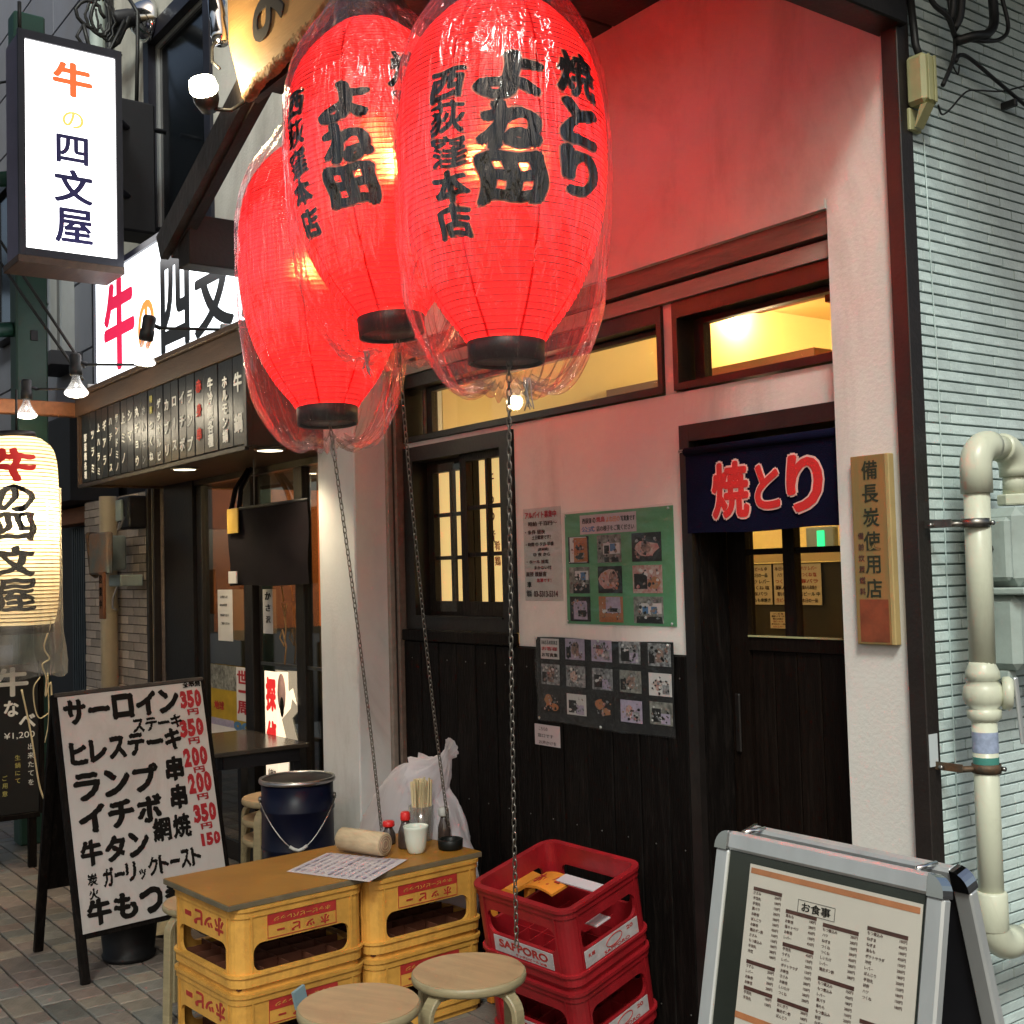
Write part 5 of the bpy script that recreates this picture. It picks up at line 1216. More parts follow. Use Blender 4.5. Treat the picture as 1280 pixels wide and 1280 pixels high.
def loose(name, label, cat, x0, x1, y0, y1, z, mt, thick=.004, txt=None, curl=0):
    c = RP((x0 + x1) / 2, (y0 + y1) / 2, z); t = thing(name, label, cat, c); t.rotation_euler = RM.to_euler(); hx, hy = (x1 - x0) / 2, (y1 - y0) / 2
    vs = []; fs = []
    for i in range(9):
        u = -hx + 2 * hx * i / 8; zz = curl * (1 - (u / hx) ** 2)
        vs += [(u, -hy, zz), (u, hy, zz), (u, hy, zz + thick), (u, -hy, zz + thick)]
    for i in range(8):
        for k in range(4): fs.append((4 * i + k, 4 * i + (k + 1) % 4, 4 * (i + 1) + (k + 1) % 4, 4 * (i + 1) + k))
    fs += [(0, 3, 2, 1), (32, 33, 34, 35)]
    build('sheet', MB().add(vs, fs), mt, t, world=False)
    if txt:
        vs, fs, sz = glyph_mesh(txt, .03, .5); build('lettering', MB().add([Vector((p.x * hx * 1.5 / sz[0], p.y * hy * 1.2 / sz[1], curl + thick + (p.z + .5) * .001 - .002)) for p in vs], fs), 'label_red', t, world=False)
    return t
loose('carton_flap', 'pale pink card lying in the upper red crate, nearer the wall', 'card', -.29, -.09, .265, .315, -.085, 'menu_paper')
loose('carton_flap', 'pale pink card lying in the upper red crate, nearer the poster stand', 'card', -.13, -.015, .14, .205, -.115, 'menu_paper')
loose('plastic_tray', 'orange plastic panel with red characters lying inside the upper red crate', 'panel', -.375, -.25, .20, .31, -.100, 'crate_orange', .008, 'ホッピー', .012)
op = thing('plastic_tray', 'orange plastic panel with red characters between the yellow and red crates', 'panel', (-1.60, -.12, .38))
build('panel', MB().add([(-1.70, -.20, .41), (-1.52, -.19, .40), (-1.50, -.08, .44), (-1.68, -.07, .45), (-1.70, -.20, .425), (-1.52, -.19, .415), (-1.50, -.08, .455), (-1.68, -.07, .465)], [(3, 2, 1, 0), (4, 5, 6, 7), (0, 1, 5, 4), (1, 2, 6, 5), (2, 3, 7, 6), (3, 0, 4, 7)]), 'crate_orange', op)
build('leg', MB().cbox((-1.69, -.19, 0), (-1.66, -.15, .41), .003).cbox((-1.55, -.12, 0), (-1.52, -.09, .41), .003), 'crate_orange', op)
write('ホッピー', (-1.60, -.135, .4605), Vector((1, .05, 0)), Vector((0, 1, .36)), .12, .06, 'label_red', op, bold=.03)

# ================================================================== STOOLS
def strip(P, w, t, T=None):
    """bent plywood strip following P in the xz plane, width w along y, thickness t"""
    m = MB(); vs = []; fs = []; k = len(P)
    for i in range(k):
        a = Vector(P[max(i - 1, 0)]); b = Vector(P[min(i + 1, k - 1)]); d = (b - a).normalized(); n = Vector((-d.y, d.x)); p = Vector(P[i]); c = .003
        for s_, yy in ((t / 2, -w / 2 + c), (t / 2, w / 2 - c), (t / 2 - c, w / 2), (-t / 2 + c, w / 2), (-t / 2, w / 2 - c), (-t / 2, -w / 2 + c), (-t / 2 + c, -w / 2), (t / 2 - c, -w / 2)):
            q = p + n * s_; vs.append((q.x, yy, q.y))
    for i in range(k - 1):
        for j in range(8): fs.append((8 * i + j, 8 * i + (j + 1) % 8, 8 * (i + 1) + (j + 1) % 8, 8 * (i + 1) + j))
    fs += [tuple(range(8))[::-1], tuple(range(8 * (k - 1), 8 * k))]
    return m.add(vs, fs, T)
H_ = .432
def make_stool(label, loc, rz, group='bent plywood stools', mt='birch', me_='birch_edge'):
    t = thing('wooden_stool', label, 'stool', loc, group, rot=(0, 0, rz))
    build('seat', MB().lathe([(.0, H_ - .0265), (.148, H_ - .0265), (.1535, H_ - .022), (.155, H_ - .013), (.1535, H_ - .004), (.150, H_ - .0015), (.0, H_ - .0015)], 56, caps=False), me_, t, world=False)
    build('seat_veneer', MB().lathe([(.0, H_ - .0012), (.1495, H_ - .0012), (.1495, H_), (.0, H_)], 56, caps=False, smooth=False), mt, t, world=False)
    for k in range(4):
        P = [(.055, H_ - .036), (.115, H_ - .036)] + [(.115 + .052 * math.sin(math.radians(a)), H_ - .088 + .052 * math.cos(math.radians(a))) for a in range(15, 100, 15)] + [(.172, .20), (.178, .0)]
        build('leg', strip(P, .036, .018, Matrix.Rotation(k * PI / 2, 4, 'Z')), me_, t, world=False)
    return t
st = make_stool('pale round plywood stool cut by the bottom edge, nearest the camera', (-.88, -1.14, 0), .5)
def stool_copy(label, loc, rz, rx=0):
    c = copy_tree(st); c.location = loc; c.rotation_euler = (rx, 0, rz); c['label'] = label; return c
stool_copy('pale round plywood stool in front of the red crates', (-.905, -.79, 0), .25)
lowst = stool_copy('pale round plywood stool half hidden behind the street end of the yellow crates', (-2.262, -.975, 0), .3); lowst.scale = (.96, .96, .88)
for i in range(3): stool_copy(['worn plywood stool at the bottom of the stack left of the blue drum', 'worn plywood stool in the middle of the stack left of the blue drum', 'worn plywood stool on top of the stack left of the blue drum'][i], (-2.83, -.42, .08 * i), .55 + .02 * i)
low = stool_copy('plywood stool hidden under the blue drum behind the table', (-2.50, -.50, -.10), .2)
bpy.data.objects.remove(low) if False else None
cl2 = thing('cloth_scrap', 'small grey blue cloth caught beside the nearest stool, against a crate label', 'cloth', (-1.585, -0.954, 0.187))
build('cloth', MB().box((-.006, -.024, -.028), (.004, .024, .030), Matrix.Translation((-1.585, -0.954, 0.217)) @ Matrix.Rotation(.3, 4, 'Z') @ Matrix.Rotation(.25, 4, 'X')), 'blue_tape', cl2)

# blue drum
bk = thing('blue_drum', 'dark blue steel pail with a clamped lid and wire handle behind the table', 'pail', (-2.50, -.50, .33)); T = Matrix.Translation((-2.50, -.50, .33))
build('body', MB().lathe([(.0, .0), (.136, .0), (.139, .008), (.139, .12), (.1425, .125), (.1425, .131), (.139, .136), (.139, .262), (.143, .268), (.143, .275), (.139, .281), (.139, .372), (.0, .372)], 48, T, caps=False), 'bucket_blue', bk)
build('rim', MB().lathe([(.139, .372), (.147, .374), (.149, .382), (.146, .390), (.140, .391), (.137, .386), (.137, .374)], 48, T, caps=False), 'metal_rim', bk)
build('lid', MB().lathe([(.0, .3865), (.11, .3865), (.118, .383), (.137, .386), (.137, .376), (.0, .376)], 48, T, caps=False), 'bucket_black', bk)
build('lid_note', CB((-2.52, -.545, .7135), (-2.49, -.53, .7145), .0002), 'chopstick', bk)
fa = facing(-2.5, -.5)
ring_c = Vector((-2.5, -.5, .33)); a1, a2 = fa + PI / 2, fa - PI / 2; P = []
for i in range(19):
    s = -1 + 2 * i / 18; lat_ = Vector((math.cos(fa + PI / 2), math.sin(fa + PI / 2), 0)) * (.147 * s); fwd = Vector((math.cos(fa), math.sin(fa), 0)) * (.160 * math.sqrt(max(0, 1 - s * s * .96)))
    P.append(ring_c + lat_ + fwd + Vector((0, 0, .315 - .175 * (1 - abs(s) ** 1.6))))
build('handle', MB().tube(P, .0028, 6), 'steel', bk)
build('grip', MB().tube(P[7:12], .0065, 8), 'white_label', bk)
for a in (a1, a2): build('lug', MB().lathe([(.0, 0), (.014, 0), (.012, .010), (.0, .012)], 12, Matrix.Translation(ring_c + Vector((math.cos(a) * .138, math.sin(a) * .138, .31))) @ Vector((math.cos(a), math.sin(a), 0)).to_track_quat('Z', 'Y').to_matrix().to_4x4()), 'steel', bk)
bx = thing('plastic_box', 'low black plastic box supporting the blue drum', 'box', (-2.5, -.5, 0)); build('box', CB((-2.66, -.64, 0), (-2.34, -.36, .328), .012), 'black_plastic', bx)

# bag
bg_ = thing('plastic_bag', 'bulging translucent white plastic bag tied at the top, behind the table', 'bag', (-2.1, -.16, 0))
n1, n2 = 130, 70; vs = []; fs = []
for i in range(n2 + 1):
    v = i / n2; z = .02 + .715 * v
    env = (1 - v ** 4.5) ** .55 * (.86 + .16 * math.sin(PI * min(1, v * 1.1)))
    for j in range(n1):
        a = 2 * PI * j / n1; ca, sa = math.cos(a), math.sin(a)
        p = Vector((ca * 1.6, sa * 1.2, v * 2.2)); q = p * 1.7 + Vector(NZ.noise_vector(p * 1.3)) * .9
        rdg = 1 - abs(NZ.noise(q)) * 2; rdg2 = 1 - abs(NZ.noise(q * 2.3 + Vector((5, 1, 2)))) * 2
        cr = 1 + .055 * rdg + .030 * rdg2 + .05 * NZ.noise(p * .9)
        vs.append((-2.215 + .05 * v + .385 * env * cr * ca, -.165 + .125 * env * (.6 + .4 * cr) * sa, z + .035 * NZ.noise(p * 1.1) * v + .02 * rdg * v))
for i in range(n2):
    for j in range(n1): fs.append((i * n1 + j, i * n1 + (j + 1) % n1, (i + 1) * n1 + (j + 1) % n1, (i + 1) * n1 + j))
build('bag', MB().add(vs, fs, smooth=True), 'bag_plastic', bg_)
vs = []; fs = []; pts = spl([(-2.09, -.16, .69), (-2.01, -.16, .745), (-1.96, -.165, .79), (-1.925, -.17, .83), (-1.90, -.17, .86)], 6); rad = [.12, .060, .034, .020, .034]
for i, p in enumerate(pts):
    f = i / (len(pts) - 1) * 4; k = min(3, int(f)); r = rad[k] + (rad[k + 1] - rad[k]) * (f - k)
    for j in range(40):
        a = 2 * PI * j / 40; q = r * (1 + .22 * abs(math.sin(5 * a + i * .3)) + .10 * math.sin(9 * a)); vs.append((p.x + q * math.cos(a) * .55, p.y + q * math.sin(a) * .6, p.z + q * math.cos(a) * -.8))
for i in range(len(pts) - 1):
    for j in range(40): fs.append((i * 40 + j, i * 40 + (j + 1) % 40, (i + 1) * 40 + (j + 1) % 40, (i + 1) * 40 + j))
build('knot', MB().add(vs, fs, smooth=True), 'bag_plastic', bg_)
inn = MB(); rr = random.Random(8)
for i in range(7):
    c = Vector((-2.35 + i * .08, -.16 + rr.uniform(-.03, .03), .25 + rr.uniform(-.1, .28))); T = Matrix.Translation(c) @ Matrix.Rotation(rr.uniform(0, 3), 4, 'Y') @ Matrix.Rotation(rr.uniform(0, 3), 4, 'Z')
    build('refuse', MB().cbox((-.07, -.035, -.05), (.07, .035, .05), .02, T), ['menu_paper', 'paper_white', 'photo_purple'][i % 3], bg_)

# ================================================================== POSTER STAND (right foreground)
ps = thing('poster_stand', 'silver framed folding poster stand holding a printed menu, in the right foreground', 'poster stand', (.44, -.93, 0))
tl = math.atan2(.21, 1.0)
FT = Matrix.Translation((.195, -.945, 1.0)) @ Matrix.Rotation(-tl, 4, 'X')     # local x right, z up (top edge at z = 0), -y to the street
BT = Matrix.Translation((.195, -.890, 1.0)) @ Matrix.Rotation(math.atan2(.27, 1.0), 4, 'X')
WS, HS = .490, 1.02
def prof_frame(T, parent, flip=1):
    f = MB()
    f.cbox((0, -.010 if flip > 0 else -.008, -HS), (.040, .012, -.041), .003); f.cbox((WS - .040, -.010, -HS), (WS, .012, -.041), .003); f.cbox((.0, -.010, -HS - .03), (WS, .012, -HS), .003)
    return build('frame', f, 'aluminium', parent, T, world=True)
def tstruct(o): return o
def bw(name, mb, mt, T): 
    m = MB(); m.add([T @ Vector(v) for v in mb.v], mb.f); m.sm = mb.sm[:]; return build(name, m, mt, ps)
for T, nm in ((FT, 'front'), (BT, 'back')):
    bw('side_rail', MB().cbox((0, -.010, -HS), (.034, .012, -.0345), .004), 'aluminium', T); bw('side_rail', MB().cbox((WS - .034, -.010, -HS), (WS, .012, -.0345), .004), 'aluminium', T)
    bw('top_rail', MB().cbox((.028, -.011, -.034), (WS - .028, .012, 0), .005), 'aluminium', T)
    for sx, x0 in ((1, 0), (-1, WS)):
        P = [(x0 + sx * .030 - sx * .030 * math.sin(math.radians(a)), -.0, -.030 + .030 * math.cos(math.radians(a))) for a in range(0, 91, 15)]
        mm = MB(); out = []
        for (x, _, z) in P: out.append((x, z))
        out += [(x0, -.0348), (x0 + sx * .030, -.0348)]
        if sx > 0: out = out[::-1]
        mm.plate(out, [], .027, Matrix(((1, 0, 0, 0), (0, 0, 1, -.0135), (0, 1, 0, 0), (0, 0, 0, 1)))); bw('corner_cap', mm, 'chrome', T)
    bw('back_panel', MB().box((.033, -.002, -HS), (WS - .033, .004, -.033)), 'box_dark', T)
bw('dark_mount', MB().box((.0342, -.0045, -HS), (WS - .0342, -.0025, -.0342)), 'mount_grey', FT)
sheet = MB().box((.088, -.0075, -.34), (.452, -.0065, -.050)).box((.088, -.0068, -1.0), (.452, -.0060, -.345))
sh1 = bw('menu_sheet', sheet, 'poster_paper', FT)
def stripe(x0, x1, z0, z1, mt): 
    m = MB().box((x0, -.0082, z0), (x1, -.0076, z1)); m2 = MB(); m2.add([FT @ Vector(v) for v in m.v], m.f); return build('stripe', m2, mt, sh1)
stripe(.092, .448, -.066, -.056, 'ink_orange'); stripe(.088, .452, -.318, -.307, 'ink_orange'); stripe(.088, .452, -.362, -.352, 'ink_orange')
def ptxt(txt, x, z, w, h, mt, b=.02):
    vs, fs, sz = glyph_mesh(txt, b, .5)
    m2 = MB(); m2.add([FT @ Vector((x + p.x * w / sz[0], -.0082 - (p.z + .5) * .0004, z + p.y * h / sz[1])) for p in vs], fs); return build('lettering', m2, mt, sh1)
ptxt('お食事', .245, -.101, .062, .016, 'ink_black'); 
for a, b in (((.205, -.091), (.285, -.0902)), ((.205, -.1128), (.285, -.112)), ((.205, -.112), (.2058, -.091)), ((.2842, -.112), (.285, -.091))): stripe(a[0], b[0], a[1], b[1], 'ink_grey')
ITEMS = ['ねぎま', 'つくね', '鳥もも', 'レバー', 'ハツ', '砂肝', '手羽先', 'ぼんじり', 'ささみ', '豚バラ', 'うずら', 'しいたけ', '冷奴', '枝豆', 'ポテトサラダ', 'もつ煮込み', '鶏皮ポン酢', 'お新香', 'おにぎり', '塩キャベツ']
PRICES = ['150円', '180円', '200円', '280円', '380円', '450円']
rr = random.Random(77); rows = MB(); words = MB()
for (x0, x1, blocks) in ((.102, .168, ((-.088, 12), (-.215, 4), (-.260, 2))), (.180, .248, ((-.112, 5), (-.168, 9), (-.262, 3))), (.262, .336, ((-.118, 8), (-.205, 8))), (.352, .430, ((-.104, 12), (-.250, 4)))):
    for z, n in blocks:
        stripe(x0, x1, z - .0065, z, 'ink_brown')
        for k in range(n):
            zz = z - .0135 - k * .0092
            for txt, xa, al in ((ITEMS[rr.randrange(len(ITEMS))], x0 + .001, 0), (PRICES[rr.randrange(len(PRICES))], x1 - .001, 1)):
                vs, fs, sz = glyph_mesh(txt, .01, .5); k_ = .0062; xx = xa - al * sz[0] * k_
                rows.add([FT @ Vector((xx + (p.x + sz[0] / 2) * k_, -.0079 - (p.z + .5) * .0003, zz + .003 + p.y * k_)) for p in vs], fs)
for c in range(3):
    for k in range(26):
        zz = -.385 - k * .02; x = .10 + c * .12; xe = x + rr.uniform(.04, .09)
        while x < xe: w = rr.uniform(.004, .008); rows.add([FT @ Vector(q) for q in ((x, -.0079, zz), (x + w, -.0079, zz), (x + w, -.0079, zz + .008), (x, -.0079, zz + .008))], [(0, 1, 2, 3)]); x += w + .0015
o = build('menu_rows', rows, 'ink_brown', sh1); o['kind'] = 'stuff'
bw('clear_cover', MB().box((.0345, -.0096, -HS + .001), (WS - .0345, -.0090, -.035)), 'window_glass', FT)
for x in (.06, WS - .06): build('hinge', MB().tube([FT @ Vector((x, .0, .002)), BT @ Vector((x, .0, .002))], .004, 6), 'chrome', ps)

# ================================================================== HANDWRITTEN A-BOARD (left)
ab = thing('menu_a_board', 'white handwritten steak menu board with red prices on dark wooden legs', 'menu board', (-3.05, -.95, 0))
A0 = Vector((-3.05, -1.252, 1.06)); AU = Vector((0, 1, .035)).normalized(); AV = (Vector((-3.05, -1.252, 1.06)) - Vector((-2.85, -1.222, .179))).normalized()
AU = (AU - AU.dot(AV) * AV).normalized(); AN = AU.cross(AV); AH = .905; AW = .585
AT = Matrix(((AU.x, AN.x * -1, AV.x, A0.x), (AU.y, AN.y * -1, AV.y, A0.y), (AU.z, AN.z * -1, AV.z, A0.z), (0, 0, 0, 1)))   # local x = right, z = up, -y = out of the board
def abw(name, mb, mt, parent=ab): m = MB(); m.add([AT @ Vector(v) for v in mb.v], mb.f); m.sm = mb.sm[:]; return build(name, m, mt, parent)
abw('leg', MB().cbox((-.022, .006, -1.085), (.012, .032, .006), .003), 'black_wood'); abw('leg', MB().cbox((AW - .012, .006, -1.085), (AW + .022, .032, .006), .003), 'black_wood')
abw('rail', MB().cbox((-.010, -.004, -.006), (AW + .010, .0305, .010), .002), 'weathered_wood'); abw('rail', MB().cbox((.0125, .006, -AH - .02), (AW - .0125, .030, -AH + .01), .002), 'black_wood')
wb = abw('panel', MB().cbox((.0, -.002, -AH), (AW, .004, -.007), .001), 'board_white')
# rear half of the board
RA = Vector((-3.075, -1.245, 1.06)); rbm = MB()
def pt(a, b, c): return Vector((RA.x + b * -.265 + c, RA.y + a, RA.z - b))
for a0 in (-.02, AW - .03):
    vs = [pt(a0, 0, 0), pt(a0 + .035, 0, 0), pt(a0 + .035, 1.058, 0), pt(a0, 1.058, 0)]; vs += [v + Vector((-.024, 0, 0)) for v in vs]
    build('leg', MB().add(vs, [(0, 1, 2, 3)[::-1], (4, 5, 6, 7), (0, 1, 5, 4), (1, 2, 6, 5), (2, 3, 7, 6), (3, 0, 4, 7)]), 'black_wood', ab)
vs = [pt(.015, .02, -.008), pt(AW - .03, .02, -.008), pt(AW - .03, .80, -.008), pt(.015, .80, -.008)]; vs += [v + Vector((-.008, 0, 0)) for v in vs]
build('rear_panel', MB().add(vs, [(0, 1, 2, 3)[::-1], (4, 5, 6, 7), (0, 1, 5, 4), (1, 2, 6, 5), (2, 3, 7, 6), (3, 0, 4, 7)]), 'black_wood', ab)
def brush(txt, u0, u1, v0, v1, mt='ink_black', bold=.072, sl=0.0, drift=0.0):
    n = len(txt); uu = (u1 - u0) / n
    for i, ch in enumerate(txt):
        if ch == ' ': continue
        b = bold
        vs, fs, sz = glyph_mesh(ch, b, .5); small = ch in 'ッ'
        w = uu * AW * (.92 if not small else .6); h = (v1 - v0) * AH * (1 if not small else .55)
        if ch == 'ー': h *= .22
        if ch == '1': w *= .5
        cx = (u0 + uu * (i + .5)) * AW; cz = -(v0 + v1) / 2 * AH + drift * (i - n / 2) * .01 - (.02 if small else 0)
        m = MB(); m.add([AT @ Vector((cx + p.x * w / sz[0] + .0016 * math.sin(40 * p.y + i), -.0024 - (p.z + .5) * .0008, cz + p.y * h / sz[1] + .0016 * math.sin(35 * p.x + i))) for p in vs], fs)
        build('lettering', m, mt, wb)
brush('サーロイン', .02, .83, .025, .135); brush('全串焼', .86, .995, .004, .030, bold=.03)
brush('ステーキ', .47, .83, .145, .205, bold=.05); brush('350', .83, .985, .045, .125, 'ink_red', .062); brush('円', .87, .96, .130, .158, 'ink_red', .04)
brush('ヒレステーキ', .03, .81, .205, .305, drift=.1); brush('350', .80, .975, .175, .255, 'ink_red', .062); brush('円', .85, .94, .260, .290, 'ink_red', .04)
brush('ランプ', .03, .62, .345, .465); brush('串', .66, .80, .330, .440, bold=.07); brush('200', .80, .975, .305, .390, 'ink_red', .062); brush('円', .86, .95, .393, .420, 'ink_red', .04)
brush('イチボ', .04, .62, .480, .600); brush('串', .67, .80, .455, .565, bold=.07); brush('200', .81, .98, .420, .510, 'ink_red', .062); brush('円', .86, .95, .515, .542, 'ink_red', .04)
brush('牛タン', .03, .50, .625, .735); brush('網焼', .52, .80, .585, .690, bold=.05); brush('350', .82, .985, .560, .640, 'ink_red', .062); brush('円', .86, .95, .645, .672, 'ink_red', .04)
brush('炭', .06, .13, .765, .815, bold=.04); brush('火', .06, .13, .825, .870, bold=.04)
brush('ガーリックトースト', .16, .84, .745, .825, bold=.05, drift=.15); brush('150', .84, .99, .690, .745, 'ink_red', .062)
brush('牛もつ煮', .03, .72, .868, .978)
# black pot behind it
bp_ = thing('black_pot', 'black plastic bucket on the paving behind the white menu board', 'bucket', (-3.05, -.98, 0))
build('pot', MB().lathe([(.0, .0), (.098, .0), (.102, .006), (.105, .02), (.098, .022), (.120, .22), (.128, .225), (.128, .24), (.118, .24), (.095, .03), (.0, .03)], 32, Matrix.Translation((-3.04, -.985, 0)), caps=False), 'bucket_black', bp_)

# ================================================================== NEIGHBOUR'S CANOPY, SLATS, LAMPS, SIGNS
mc = thing('menu_canopy', 'box canopy faced with black menu slats over the left shop', 'canopy', (-4.0, -.25, 2.06))
build('underside', B((-5.20, -.495, 2.062), (-2.905, -.001, 2.085)), 'fascia_wood', mc)
build('front', B((-5.20, -.494, 2.0855), (-2.905, -.47, 2.54)), 'black_wood', mc)
build('end_panel', B((-2.904, -.496, 2.060), (-2.882, -.001, 2.56)), 'wood_orange' if False else 'trim_brown', mc)
build('end_panel', B((-5.225, -.512, 2.050), (-5.201, -.001, 2.56)), 'fascia_wood', mc)
build('fascia', CB((-5.22, -.525, 2.452), (-2.880, -.4945, 2.555), .003), 'fascia_wood', mc)
build('cap', CB((-5.24, -.545, 2.557), (-2.870, -.001, 2.585), .004), 'fascia_wood', mc)
build('end_post', CB((-2.898, -.5225, 2.052), (-2.866, -.4965, 2.451), .002), 'trim_brown', mc)
build('kerb', CB((-5.2, -.5165, 2.040), (-2.90, -.496, 2.061), .002), 'trim_brown', mc)
build('arm', CB((-5.3, -1.25, 2.46), (-5.226, -.50, 2.54), .004), 'wood_orange', mc)
SE = [-5.136, -4.981, -4.876, -4.776, -4.671, -4.57, -4.471, -4.368, -4.264, -4.157, -4.062, -3.952, -3.846, -3.745, -3.646, -3.551, -3.448, -3.339, -3.18, -3.019, -2.902]
ST = ['野菜焼各種', 'ツラミ', '上ハラミ', 'ギアラ', 'ハチノス', 'サンドミノ', '上ミノ', 'シマ', '丸チョウ', 'ホルモン', '特製つくね', 'ゲタカルビ', 'カブリ', 'ロース', 'イチボ', 'ランプ', '赤身串', '牛冷製各種', 'ホルモン鍋', '牛鍋']
SZ = [(.046, .072), (.058, .095), (.050, .082), (.060, .095), (.050, .083), (.050, .072), (.062, .105), (.066, .11), (.056, .09), (.050, .085), (.046, .070), (.050, .072), (.062, .110), (.062, .105), (.066, .110), (.070, .110), (.062, .11), (.066, .080), (.066, .078), (.088, .175)]
for i in range(20):
    s = build('slat', CB((SE[i] + .0045, -.514 - .002 * (i % 2), 2.066), (SE[i + 1] - .0045, -.497, 2.450), .002), 'slate', mc)
    mt = 'chalk_red' if i == 16 else 'chalk_white'; sz, pitch = SZ[i]; top = [2.36, 2.37, 2.395, 2.40, 2.405, 2.41, 2.405, 2.41, 2.41, 2.40, 2.42, 2.41, 2.395, 2.40, 2.405, 2.40, 2.43, 2.42, 2.405, 2.40][i] - .02
    xc = (SE[i] + SE[i + 1]) / 2
    if len(ST[i]) > 1: pitch = min(pitch, (top - sz * .95 - 2.085) / (len(ST[i]) - 1)); sz = min(sz, pitch * .98) if len(ST[i]) > 4 else sz
    if i == 9: mt = 'photo_grey'
    if i == 10: column('特製', (xc, -.5165, top + .02), Z1, X1, .040, .055, 'chalk_yellow', s, bold=.02); column('つくね', (xc, -.5165, top - .11), Z1, X1, .050, .075, mt, s, bold=.03)
    else: column(ST[i], (xc, -.5165, top), Z1, X1, sz, pitch, mt, s, bold=.045)
for x, y in ((-4.0, -.35), (-3.01, -.35)):
    dlt = thing('downlight', 'round warm downlight under the menu canopy, ' + ('left of the two' if x < -3.5 else 'nearer the white pillar'), 'light', (x, y, 2.06), 'downlights under the menu canopy')
    build('ring', MB().lathe([(.052, 0), (.070, .0), (.068, -.008), (.060, -.011), (.052, -.008), (.052, 0)], 32, Matrix.Translation((x, y, 2.0615)), caps=False), 'steel', dlt)
    build('lens', MB().lathe([(.0, -.009), (.056, -.008), (.0565, -.001), (.0, -.001)], 32, Matrix.Translation((x, y, 2.0605)), caps=False), 'downlight', dlt)
    point_light('downlight_beam', (x, y, 2.035), 20, (1.0, .80, .52), .05, 'SPOT', (x, y, 0), 2.3, .8)
# clip lamps
def clip_lamp(x, label, tilt, drop, k):
    t = thing('clip_lamp', label, 'lamp', (x, -.5, 2.59), 'clip lamps on arms over the slatted menu')
    tip = Vector((x, -.80, 2.565)); build('arm', MB().tube([(x, -.50, 2.588), tip], .007, 6), 'cable_black', t)
    build('clamp', MB().cbox((x - .012, -.53, 2.586), (x + .012, -.47, 2.612), .003), 'steel', t)
    c = tip + Vector((0, -.055, -.01)); T = Matrix.Translation(c) @ Matrix.Rotation(tilt[0], 4, 'X') @ Matrix.Rotation(tilt[1], 4, 'Y')
    build('joint', MB().tube([tip, tip + Vector((0, -.03, .01)), c], .010, 8), 'box_dark', t)
    build('socket', MB().lathe([(.0, .062), (.020, .060), (.026, .054), (.028, .045), (.026, .0), (.030, -.004), (.030, -.045), (.024, -.050), (.0, -.05)], 20, T, caps=False), 'cable_black', t)
    build('neck', MB().lathe([(.018, -.05), (.019, -.065), (.024, -.080), (.036, -.102), (.051, -.122), (.054, -.130)], 24, T, caps=False), 'bulb_glass', t)
    build('rim', MB().lathe([(.0535, -.128), (.057, -.134), (.054, -.142), (.044, -.149), (.028, -.154), (.0, -.156)], 28, T, caps=False), 'bulb_halo', t)
    build('filament', MB().lathe([(.0, -.088), (.006, -.092), (.008, -.100), (.0, -.108)], 10, T, caps=False), 'bulb_white', t)
    point_light('clip_lamp_light', T @ Vector((0, 0, -.19)), 4, (1.0, .86, .62), .04)
clip_lamp(-3.10, 'clip lamp in front of the lit sign, nearest the red lanterns', (-.10, .28), 0, 0)
clip_lamp(-4.10, 'clip lamp at the left end of the lit sign, middle of the three', (.0, -.08), 0, 1)
clip_lamp(-4.98, 'clip lamp in front of the green post, leftmost of the three', (.0, .05), 0, 2)
# big lit sign over the canopy
ls = thing('lit_shop_sign', 'long white backlit sign with red and black characters above the menu slats', 'sign', (-4.0, -.30, 2.62))
build('casing', MB().box((-5.15, -.415, 2.60), (-3.66, -.16, 3.255)).box((-3.6595, -.415, 2.60), (-2.66, -.16, 3.01)), 'sign_frame', ls)
build('frame', MB().box((-5.165, -.440, 2.60), (-5.135, -.4155, 3.27)).box((-5.1345, -.440, 3.236), (-3.645, -.4155, 3.27)).box((-5.1345, -.440, 2.60), (-2.64, -.4155, 2.63)).box((-3.675, -.440, 3.025), (-3.645, -.4155, 3.2355)).box((-3.6445, -.440, 2.99), (-2.64, -.4155, 3.024)), 'sign_frame', ls)
lp_ = build('lit_panel', MB().box((-5.1345, -.425, 2.6305), (-3.676, -.4160, 3.2355)).box((-3.6755, -.425, 2.6305), (-2.64, -.4160, 2.9895)), 'sign_lit_blue', ls)
write('牛', (-4.735, -.4255, 2.925), X1, Z1, .50, .52, 'glyph_lit_pink', lp_, bold=.045, depth=.003)
write('の', (-4.31, -.4255, 2.835), X1, Z1, .24, .27, 'glyph_lit_orange', lp_, bold=.03, depth=.003)
write('四', (-3.905, -.4255, 2.885), X1, Z1, .38, .50, 'glyph_charcoal', lp_, bold=.035, depth=.003)
write('文', (-3.42, -.4255, 2.815), X1, Z1, .46, .35, 'glyph_charcoal', lp_, bold=.045, depth=.003)
write('屋', (-2.90, -.4255, 2.81), X1, Z1, .42, .34, 'glyph_charcoal', lp_, bold=.03, depth=.003)
